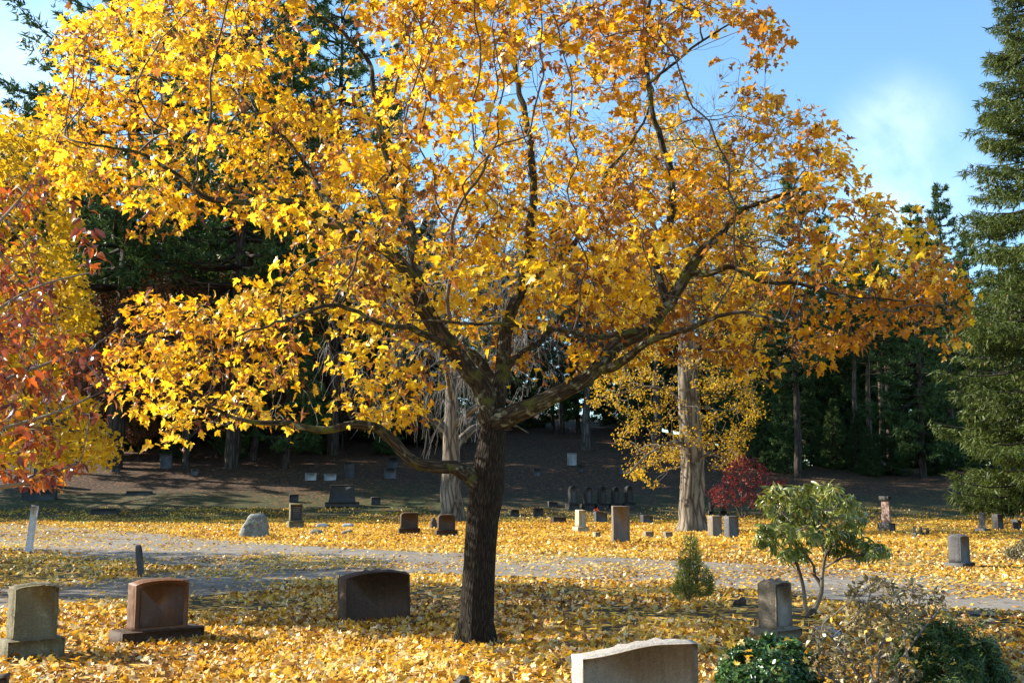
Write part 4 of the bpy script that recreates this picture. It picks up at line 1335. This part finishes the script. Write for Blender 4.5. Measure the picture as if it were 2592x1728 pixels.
def leafy_beech():
    bp = ground(1752, 1345)
    Y = bp[1]
    o = empty('beech_tree', bp)
    tag(o, 'old beech with pale thick trunk and sparse small yellow leaves, right of the maple', 'tree')
    s = Y / F
    g = np.random.default_rng(8)

    def q(px, py, w, dy=0):
        p = at(px, py, Y + dy); return (p[0], p[1], p[2], w * s / 2)
    m_ = MB()
    tr = resample([q(1752, 1352, 92), q(1752, 1330, 74), q(1750, 1280, 64), q(1752, 1200, 58), q(1748, 1120, 55), q(1742, 1000, 52), q(1740, 880, 46), q(1735, 740, 36), q(1745, 560, 26), q(1750, 380, 14)], .15)
    tube(m_, tr[:, :3], tr[:, 3], 20, lump=.11)
    nd = []
    for l in ([q(1748, 1130, 12), q(1700, 1120, 9, -.6), q(1640, 1150, 6, -1.2), q(1590, 1200, 4, -1.6)],
              [q(1745, 1040, 14), q(1690, 990, 10, .5), q(1620, 980, 7, .4), q(1560, 1000, 4, 0)],
              [q(1742, 940, 14), q(1800, 890, 10, -.8), q(1870, 900, 7, -1.2), q(1900, 960, 4, -1.5)],
              [q(1740, 860, 16), q(1680, 780, 12, 1.5), q(1610, 740, 8, 1.5), q(1550, 760, 4, 1)],
              [q(1738, 760, 14), q(1810, 660, 10, 1), q(1900, 600, 6, 1), q(1960, 600, 4, 1)],
              [q(1745, 1190, 9), q(1790, 1150, 7, -.4), q(1830, 1160, 4, -.6)],
              [q(1735, 720, 16), q(1670, 600, 12, -.5), q(1610, 500, 7, -1), q(1560, 430, 4, -1)]):
        lp_ = resample(l, .15); tube(m_, lp_[:, :3], lp_[:, 3], 7, lump=.05); nd += [r_[:3] for r_ in lp_[2:]]
    m_.build('trunk', M['beech_bark'], o, True, bp)
    poly = [(1520, 400), (1700, 300), (1950, 420), (1980, 650), (1930, 900), (1925, 1060), (1880, 1110), (1860, 1180), (1800, 1190), (1760, 1150), (1700, 1190), (1650, 1245), (1620, 1220), (1565, 1175), (1590, 1120), (1560, 1100), (1600, 1060), (1500, 1040), (1500, 960), (1560, 880), (1500, 760)]
    n_ = 5000
    u_, v_ = g.uniform(1480, 1980, n_), g.uniform(300, 1250, n_)
    dy_ = g.uniform(-1, 1, n_) * np.where(v_ > 950, 1.8, 3.2)
    A = np.array([at(a, b, Y + c) for a, b, c in zip(u_, v_, dy_)])
    k = in_poly(poly, u_, v_) & (vnoise(A * 1.0 + 3) > .34)
    PP, pr = colonize(nd, A[k][:2300], .2, .22, 40, (0, 0, 0), .2, 9)
    mw_ = MB(); ld, _ = twig_tubes(mw_, PP, pr, len(nd), .005, .03, 4)
    mw_.build('twigs', M['grey_twig'], o, False, bp)
    tip = np.array([i for i in range(len(nd), len(PP)) if ld[i] < 3])
    i = g.choice(tip, 34000)
    lp_ = PP[i] + g.normal(0, .16, (len(i), 3)) * (1, 1, .45)
    lp_ = lp_[vnoise(lp_ * (1.2, 1.2, 2.6) + 8) > .40]
    m = len(lp_); mc = MB()
    leaves(mc, SMALL_V, SMALL_F, lp_, unit(g.normal(0, .6, (m, 3)) + (0, 0, .7)), unit(g.normal(0, 1, (m, 3)) + (0, 0, -.4)), g.uniform(.05, .085, m), np.clip(g.normal(.5, .25, m), 0, 1))
    mc.build('crown', M['beech_leaf'], o, False, bp)


leafy_beech()


def foliage_tree(name, label, cat, base, limbs, polys, Y, depth, n_att, n_leaf, tv, tf, size, mat, tmat, bmat, seed, kill=.16, step=.12, r_tip=.003, clump=1.2, thr=.35, tint=(.55, .22), group=None, spread=.08, droop=(0, 0, -.4), part='crown', nrm_up=.7, fold=.25, per=None, stems='branches'):
    """plant traced from its limbs (pixel, depth offset, width px) and grown into its outline"""
    g = np.random.default_rng(seed)
    s = Y / F
    o = empty(name, base); tag(o, label, cat, group)
    m_ = MB(); nd = []
    for l in limbs:
        c = [(*at(a, b, Y + dy), w * (Y + dy) / F / 2) for a, b, dy, w in l]
        lp_ = resample(c, step); tube(m_, lp_[:, :3], lp_[:, 3], 8, lump=.05); nd += [r_[:3] for r_ in lp_[1:]]
    m_.build(stems, bmat, o, True, base)
    allp = np.concatenate([np.array(p) for p in polys]); lo, hi = allp.min(0), allp.max(0)
    n_ = n_att * 6
    u_, v_ = g.uniform(lo[0], hi[0], n_), g.uniform(lo[1], hi[1], n_)
    k = np.zeros(n_, bool)
    for p in polys: k |= in_poly(p, u_, v_)
    A = np.array([at(a, b, Y + c) for a, b, c in zip(u_, v_, g.uniform(-1, 1, n_) * depth)])
    k &= vnoise(A * clump + seed) > thr
    A = A[k][:n_att]
    A = A[A[:, 2] > .08]
    PP, pr = colonize(nd, A, step, kill, 60, (0, 0, 0), .2, seed)
    mw_ = MB(); ld, ch_ = twig_tubes(mw_, PP, pr, len(nd), r_tip, r_tip * 5, 5)
    mw_.build('twigs', tmat, o, False, base)
    tip = np.array([i for i in range(len(nd), len(PP)) if ld[i] < 2.6])
    mc = MB()
    if per:     # whorls of long leaves at the shoot ends
        i = np.array([j for j in tip if ld[j] < 1.01]); i = np.repeat(i, per)
        d = unit(PP[i] - PP[pr[i]])
        off = g.normal(0, 1, (len(i), 3)); off = unit(off - d * (off * d).sum(1, keepdims=True))
        fwd = unit(off + d * .35 + np.array(droop) * g.uniform(.3, 1.6, (len(i), 1)))
        nr = unit(d + g.normal(0, .3, (len(i), 3)) + (0, 0, .3))
        p_ = PP[i] + d * g.uniform(-.03, .02, (len(i), 1))
    else:
        i = g.choice(tip, n_leaf)
        off = unit(g.normal(0, 1, (n_leaf, 3)))
        p_ = PP[i] + off * g.uniform(.1, 1, (n_leaf, 1)) * spread
        fwd = unit(off + g.normal(0, .4, (n_leaf, 3)) + np.array(droop))
        nr = unit(g.normal(0, .6, (n_leaf, 3)) + (0, 0, nrm_up))
    m = len(p_)
    leaves(mc, tv, tf, p_, nr, fwd, g.uniform(.7, 1.2, m) * size, np.clip(g.normal(tint[0], tint[1], m), 0, 1), fold, .4)
    mc.build(part, mat, o, False, base)
    return o


# golden maple at left, mostly behind the dogwood
Yg = 16.5
gb = place(-210, Yg)
gold = foliage_tree('golden_maple_tree', 'golden yellow tree filling the left picture edge behind the red dogwood', 'tree', gb,
             [[(-210, 1420, 0, 60), (-205, 1200, 0, 48), (-195, 950, 0, 40), (-180, 700, 0, 30), (-150, 450, 0, 18), (-120, 300, 0, 8)],
              [(-205, 1150, 0, 26), (-100, 1080, -.3, 18), (50, 1050, -.5, 12), (180, 1080, -.6, 6)],
              [(-200, 1000, 0, 26), (-80, 880, .4, 18), (60, 800, .5, 12), (170, 760, .5, 6)],
              [(-190, 850, 0, 24), (-60, 700, -.4, 16), (60, 580, -.5, 10), (150, 520, -.5, 6)],
              [(-180, 650, 0, 20), (-60, 480, .2, 14), (40, 380, .3, 8), (120, 330, .4, 4)],
              [(-200, 900, 0, 20), (-320, 800, .2, 14), (-430, 720, .2, 6)], [(-190, 700, 0, 20), (-300, 560, .2, 12), (-380, 460, .2, 6)]],
             [[(-480, 700), (-350, 420), (-150, 270), (0, 290), (130, 300), (210, 350), (250, 420), (200, 480), (205, 600), (190, 660), (240, 790), (235, 840), (150, 900), (160, 960), (275, 1060), (300, 1130), (285, 1165), (180, 1180), (90, 1190), (-100, 1180), (-300, 1120)]],
             Yg, 3.4, 4000, 21000, SMALL_V, SMALL_F, .088, M['far_maple_leaf'], M['twig'], M['maple_limb_bark'], 61, .2, .16, .005, .8, .36, (.6, .22), spread=.2)

o = gold.copy(); COL.objects.link(o)  # unseen copy of the golden tree, added to shade the left lawn
o.location = (-16.5, 22.5, 0); o.rotation_euler = (0, 0, 2.2); o.scale = (1.2, 1.2, 1.15)
o['label'] = 'unseen second golden tree added for its shadow beyond the left picture edge'
for ch_ in list(gold.children):
    c = ch_.copy(); c.parent = o; COL.objects.link(c)

# red dogwood whose boughs reach in from the left
Yd = 7.2
db = place(-330, Yd)
foliage_tree('dogwood_tree', 'red-leaved dogwood reaching in from the left with pale drooping twig ends', 'tree', db,
             [[(-330, 1860, 0, 70), (-320, 1600, 0, 62), (-300, 1300, 0, 52), (-280, 1000, 0, 34), (-220, 750, 0, 20), (-150, 560, 0, 10)],
              [(-315, 1500, 0, 34), (-180, 1330, -.1, 24), (-40, 1246, -.2, 14), (60, 1222, -.3, 8), (140, 1195, -.3, 5), (200, 1170, -.3, 4)],
              [(-60, 1250, -.2, 7), (40, 1226, -.15, 5), (110, 1232, -.1, 4), (160, 1240, -.1, 3), (205, 1250, -.1, 3)],
              [(-300, 1250, 0, 30), (-150, 1080, .2, 20), (0, 970, .3, 12), (120, 920, .4, 8), (230, 880, .4, 5), (300, 830, .4, 4)],
              [(-290, 1100, 0, 26), (-140, 900, -.2, 18), (0, 780, -.3, 10), (110, 720, -.3, 6), (230, 690, -.3, 4)],
              [(-250, 850, 0, 18), (-120, 680, .1, 12), (0, 560, .2, 8), (80, 470, .2, 4)],
              [(-300, 1200, 0, 24), (-150, 1130, -.4, 16), (20, 1080, -.6, 9), (150, 1040, -.6, 6), (270, 985, -.6, 4)]],
             [[(-400, 900), (-250, 560), (-60, 470), (60, 440), (130, 420), (140, 520), (100, 640), (230, 600), (270, 615), (230, 640), (130, 700), (120, 790), (190, 850), (270, 900), (310, 980), (300, 1070), (210, 1080), (130, 1010), (90, 1110), (30, 1130), (0, 1200), (-150, 1220), (-350, 1200)],
              [(0, 1200), (60, 1190), (190, 1160), (250, 1180), (255, 1210), (150, 1215), (60, 1235), (10, 1230)], [(180, 1235), (230, 1235), (232, 1270), (190, 1260)]],
             Yd, 1.0, 1500, 3000, OVAL_V, OVAL_F, .066, M['dogwood_leaf'], M['grey_twig'], M['beech_bark'], 62, .10, .08, .0022, 2.4, .46, (.43, .26), spread=.06, droop=(0, 0, -.9), fold=.35)

# crimson shrub
cb = ground(1880, 1312)
Yc = cb[1]
foliage_tree('crimson_shrub', 'crimson-leaved shrub in the shade right of the yellow-leaved beech', 'shrub', cb,
             [[(1880, 1314, 0, 6), (1878, 1250, 0, 5), (1870, 1190, 0, 3)], [(1882, 1314, .1, 5), (1910, 1260, .1, 4), (1940, 1225, .2, 2)], [(1878, 1310, -.1, 5), (1850, 1260, -.1, 4), (1822, 1240, -.2, 2)]],
             [[(1785, 1245), (1830, 1220), (1835, 1170), (1870, 1145), (1895, 1160), (1930, 1170), (1965, 1205), (2000, 1215), (1950, 1245), (1935, 1290), (1880, 1275), (1810, 1285)]],
             Yc, 1.2, 700, 2300, SMALL_V, SMALL_F, .085, M['red_leaf'], M['twig'], M['twig'], 63, .2, .16, .006, .9, .35, spread=.2)

# rhododendron
rb = ground(2046, 1557)
Yr = rb[1]
X3 = lambda l: [(1728 + a / 2.4965, 1100 + b / 2.4965) for a, b in l]
L3 = lambda l: [(1728 + a / 2.4965, 1100 + b / 2.4965, dy, w) for a, b, dy, w in l]
foliage_tree('rhododendron', 'open rhododendron with two bare stems and drooping long green leaves', 'shrub', rb,
             [L3([(795, 1145, 0, 15), (775, 1080, 0, 11), (762, 960, 0, 9), (722, 810, 0, 8), (690, 720, -.1, 6), (640, 640, -.2, 5), (590, 560, -.2, 4)]),
              L3([(800, 1140, 0, 15), (845, 1080, .05, 13), (880, 960, .05, 11), (835, 890, .1, 9), (830, 830, .1, 7), (760, 720, .2, 5), (700, 560, .2, 4)]),
              L3([(880, 960, .05, 10), (885, 860, 0, 9), (908, 750, -.1, 8), (960, 690, -.2, 6), (1000, 640, -.3, 5), (1050, 560, -.3, 4)]),
              L3([(890, 840, 0, 7), (960, 800, -.2, 6), (1030, 768, -.3, 5), (1120, 760, -.4, 5), (1220, 735, -.4, 4)]),
              L3([(720, 810, 0, 6), (640, 780, .2, 5), (560, 740, .3, 4)]),
              L3([(905, 760, 0, 7), (870, 660, .2, 6), (850, 520, .3, 5), (830, 400, .3, 4)])],
             [X3([(450, 400), (520, 330), (700, 285), (1000, 300), (1120, 380), (1200, 480), (1205, 560), (1150, 640), (1010, 680), (900, 640), (800, 650), (780, 780), (700, 770), (600, 760), (500, 720), (440, 740), (440, 560), (520, 540), (500, 440)]),
              X3([(1110, 650), (1200, 640), (1350, 690), (1330, 740), (1250, 800), (1150, 780)])],
             Yr, .85, 260, 0, OVAL_V * np.array((.5, 1, 1)), OVAL_F, .13, M['rhodo_leaf'], M['grey_twig'], M['beech_bark'], 64, .10, .07, .0035, 1.6, .2, (.55, .22), droop=(0, 0, -1.3), per=9, part='leaves', fold=.3, stems='stems')

# conifer sapling
sb = ground(1743, 1530)
Ys = sb[1]
foliage_tree('conifer_sapling', 'young feathery conifer sapling standing in the fallen leaves by the road', 'sapling', sb,
             [[(1743, 1532, 0, 6), (1745, 1450, 0, 5), (1748, 1380, 0, 3), (1749, 1345, 0, 2)], [(1743, 1525, .05, 4), (1765, 1460, .08, 3), (1775, 1420, .1, 2)], [(1742, 1522, -.05, 4), (1725, 1460, -.08, 3), (1720, 1410, -.1, 2)]],
             [[(1748, 1340), (1765, 1370), (1775, 1420), (1800, 1440), (1810, 1480), (1795, 1510), (1770, 1510), (1745, 1490), (1712, 1515), (1700, 1495), (1712, 1470), (1715, 1420), (1730, 1370)]],
             Ys, .22, 500, 3600, TRI_V * np.array((.10, 1, 1)), TRI_F, .085, M['sapling_leaf'], M['twig'], M['twig'], 65, .05, .04, .0018, 3.0, .3, spread=.035, droop=(0, 0, .5), nrm_up=0, part='foliage', stems='stems')

# low shrubs at lower right
def bush(name, label, px0, px1, pyt, Y, zb, depth, n, tv, tf, size, mat, seed, droop, aspect=1.0, clump=7.0, thr=.35):
    g = np.random.default_rng(seed)
    top = at((px0 + px1) / 2, pyt, Y); x0, x1 = at(px0, pyt, Y)[0], at(px1, pyt, Y)[0]
    c = np.array(((x0 + x1) / 2, Y, 0.0)); ext = np.array(((x1 - x0) / 2, depth, top[2]))
    o = empty(name, c); tag(o, label, 'shrub')
    d = unit(g.normal(0, 1, (n * 2, 3))); d[:, 2] = np.abs(d[:, 2])
    e = 1 + .45 * (vnoise(d * 2.6 + seed) - .5) + .25 * (vnoise(d * 6 + seed) - .5)
    p = c + d * ext * (e * g.uniform(.45, 1, len(d)) ** .35)[:, None]
    p = p[vnoise(p * clump + seed) > thr][:n]
    m_ = MB()
    for q in range(60):
        t_ = p[g.integers(0, len(p))]
        b_ = c + (t_ - c) * np.array((.25, .25, 0)) - (0, 0, .02)
        m1 = (b_ + t_) / 2 + g.normal(0, .03, 3)
        tube(m_, resample([(*b_, .006), (*m1, .004), (*t_, .002)], .06)[:, :3], .004, 4)
    m_.build('stems', M['twig'], o, False, c)
    out = unit((p - c) * np.array((1, 1, 1.3)))
    fw_ = unit(out * .6 + g.normal(0, .55, (len(p), 3)) + np.array(droop)); nr_ = unit(out * .6 + g.normal(0, .6, (len(p), 3)) + (0, 0, .5))
    mc = MB(); leaves(mc, tv, tf, p, nr_, fw_, g.uniform(.7, 1.25, len(p)) * size, np.clip(g.normal(.5, .25, len(p)), 0, 1), .25, .3)
    mc.build('foliage', mat, o, False, c)
    return o


bush('evergreen_shrub', 'glossy dark green low shrub right of the pale foreground headstone', 1812, 2075, 1608, 8.3, 0, .42, 8500, OVAL_V, OVAL_F, .042, M['bush_leaf'], 71, (0, 0, .3))
bush('yew_shrub', 'dark needled spreading shrub at lower right beyond the grey azalea', 2255, 2535, 1575, 9.0, 0, .5, 15000, TRI_V * np.array((.14, 1, 1)), TRI_F, .07, M['yew_leaf'], 72, (0, 0, -.1), thr=.33)
bush('grey_shrub', 'round grey-green clipped shrub half cut by the right picture edge', 2553, 2660, 1370, 23.5, 0, .5, 7000, OVAL_V, OVAL_F, .05, M['azalea_leaf'], 73, (0, 0, .2), clump=3)
ab = at(2225, 1728, 8.7); ab[2] = 0
foliage_tree('azalea_shrub', 'sparse twiggy shrub with small grey-olive leaves between the two dark green shrubs', 'shrub', ab,
             [[(2225, 1790, 0, 12), (2222, 1700, 0, 8), (2235, 1620, .1, 6), (2260, 1540, .2, 4), (2290, 1490, .2, 3)],
              [(2215, 1790, 0, 10), (2170, 1700, -.1, 7), (2120, 1630, -.2, 5), (2080, 1590, -.2, 3)],
              [(2230, 1790, 0, 10), (2270, 1690, .1, 7), (2330, 1600, .2, 5), (2380, 1540, .2, 3)],
              [(2225, 1780, 0, 9), (2200, 1680, .2, 6), (2190, 1580, .3, 4), (2200, 1510, .3, 3)],
              [(2220, 1790, -.1, 8), (2150, 1740, -.3, 6), (2070, 1700, -.4, 3)],
              [(2232, 1790, -.1, 8), (2262, 1720, -.2, 5), (2300, 1670, -.3, 3)]],
             [[(2150, 1480), (2210, 1460), (2310, 1475), (2400, 1500), (2400, 1540), (2340, 1590), (2280, 1650), (2340, 1700), (2330, 1760), (2050, 1760), (2030, 1690), (2060, 1640), (2040, 1600), (2090, 1570), (2160, 1580), (2130, 1540)]],
             8.7, .45, 800, 1500, OVAL_V, OVAL_F, .05, M['azalea_leaf'], M['grey_twig'], M['grey_twig'], 66, .06, .05, .002, 4.0, .38, (.5, .25), spread=.035, droop=(0, 0, .35), part='leaves', stems='stems')

# ------------------------------------------------------------------ fallen leaves
gf = np.random.default_rng(99)
mfl = MB()


def scatter(y0, y1, n, tv, tf, smin, smax, lift, seed, up=.9, dn=0.0):
    g = np.random.default_rng(seed)
    y = np.sqrt(g.uniform(y0 * y0, y1 * y1, n)); x = y * g.uniform(-.52, .52, n)
    rd = road_dist(x, y)
    wob = (vnoise(np.stack([x * 1.1, y * 1.1, 0 * x + 4], -1)) - .5) * 1.6
    on = sstep(.25, -.5, rd + wob * .8)
    cv = np.clip(cover(x, y) + (vnoise(np.stack([x * .9, y * .9, 0 * x + 11], -1)) - .5) * 1.6 - .10 * sstep(11, 14, y) * (1 - sstep(23, 26, y)), .04, 1)
    mid = np.clip(.12 + .5 * sstep(-7, -15, x) + .35 * sstep(-6, -9, x) * (y < 20) + 1.0 * (vnoise(np.stack([x * .55, y * .55, 0 * x + 31], -1)) - .42), .05, .8)
    k = g.random(n) < cv * (1 - on) + mid * on
    x, y, on = x[k], y[k], on[k]
    m = len(x)
    z = hz(x, y) + .02 + g.uniform(0, lift, m) * (1 - on)
    p = np.stack([x, y, z], 1)
    nr = unit(g.normal(0, .52, (m, 3)) * np.where(on[:, None] > .5, .5, 1) + (0, 0, up))
    fw_ = unit(g.normal(0, 1, (m, 3)) * (1, 1, .2))
    t = vnoise(np.stack([x * .6, y * .6, 0 * x + 2], -1))
    far = sstep(24, 30, y)
    t = np.clip(.42 + .55 * (t - .5) + g.normal(0, .22, m) + .10 * far, 0, .97)
    br = g.random(m) < .10
    t[br] = g.uniform(0, .25, br.sum())
    pale = g.random(m) < .20 * (1 - far)  # sun glints on the near leaves, put into their colour as pale ones
    t[pale] = 1.0
    leaves(mfl, tv, tf, p, nr, fw_, g.uniform(smin, smax, m), t, .18, .28, .9)


scatter(4.5, 13.5, 36000, MAPLE_V, MAPLE_F, .038, .078, .025, 1)
scatter(13.5, 25, 76000, SMALL_V, SMALL_F, .04, .075, .025, 2)
scatter(25, 54, 130000, QUAD_V, QUAD_F, .055, .10, .03, 3)
# a few leaves caught on the shrubs and stones
cp = []
for px0, px1, py0, py1, Y, n in ((1830, 2050, 1615, 1700, 7.95, 26), (2080, 2330, 1560, 1700, 8.4, 34), (2290, 2500, 1600, 1700, 8.6, 14)):
    for q in range(n):
        cp.append(at(gf.uniform(px0, px1), gf.uniform(py0, py1), Y + gf.uniform(-.05, .25)))
cp = np.array(cp)
leaves(mfl, MAPLE_V, MAPLE_F, cp, unit(gf.normal(0, .5, (len(cp), 3)) + (0, -.4, .6)), gf.normal(0, 1, (len(cp), 3)), gf.uniform(.03, .052, len(cp)), gf.uniform(.25, 1, len(cp)), .3, .4)
tag(mfl.build('fallen_leaves', M['fallen']), kind='stuff')
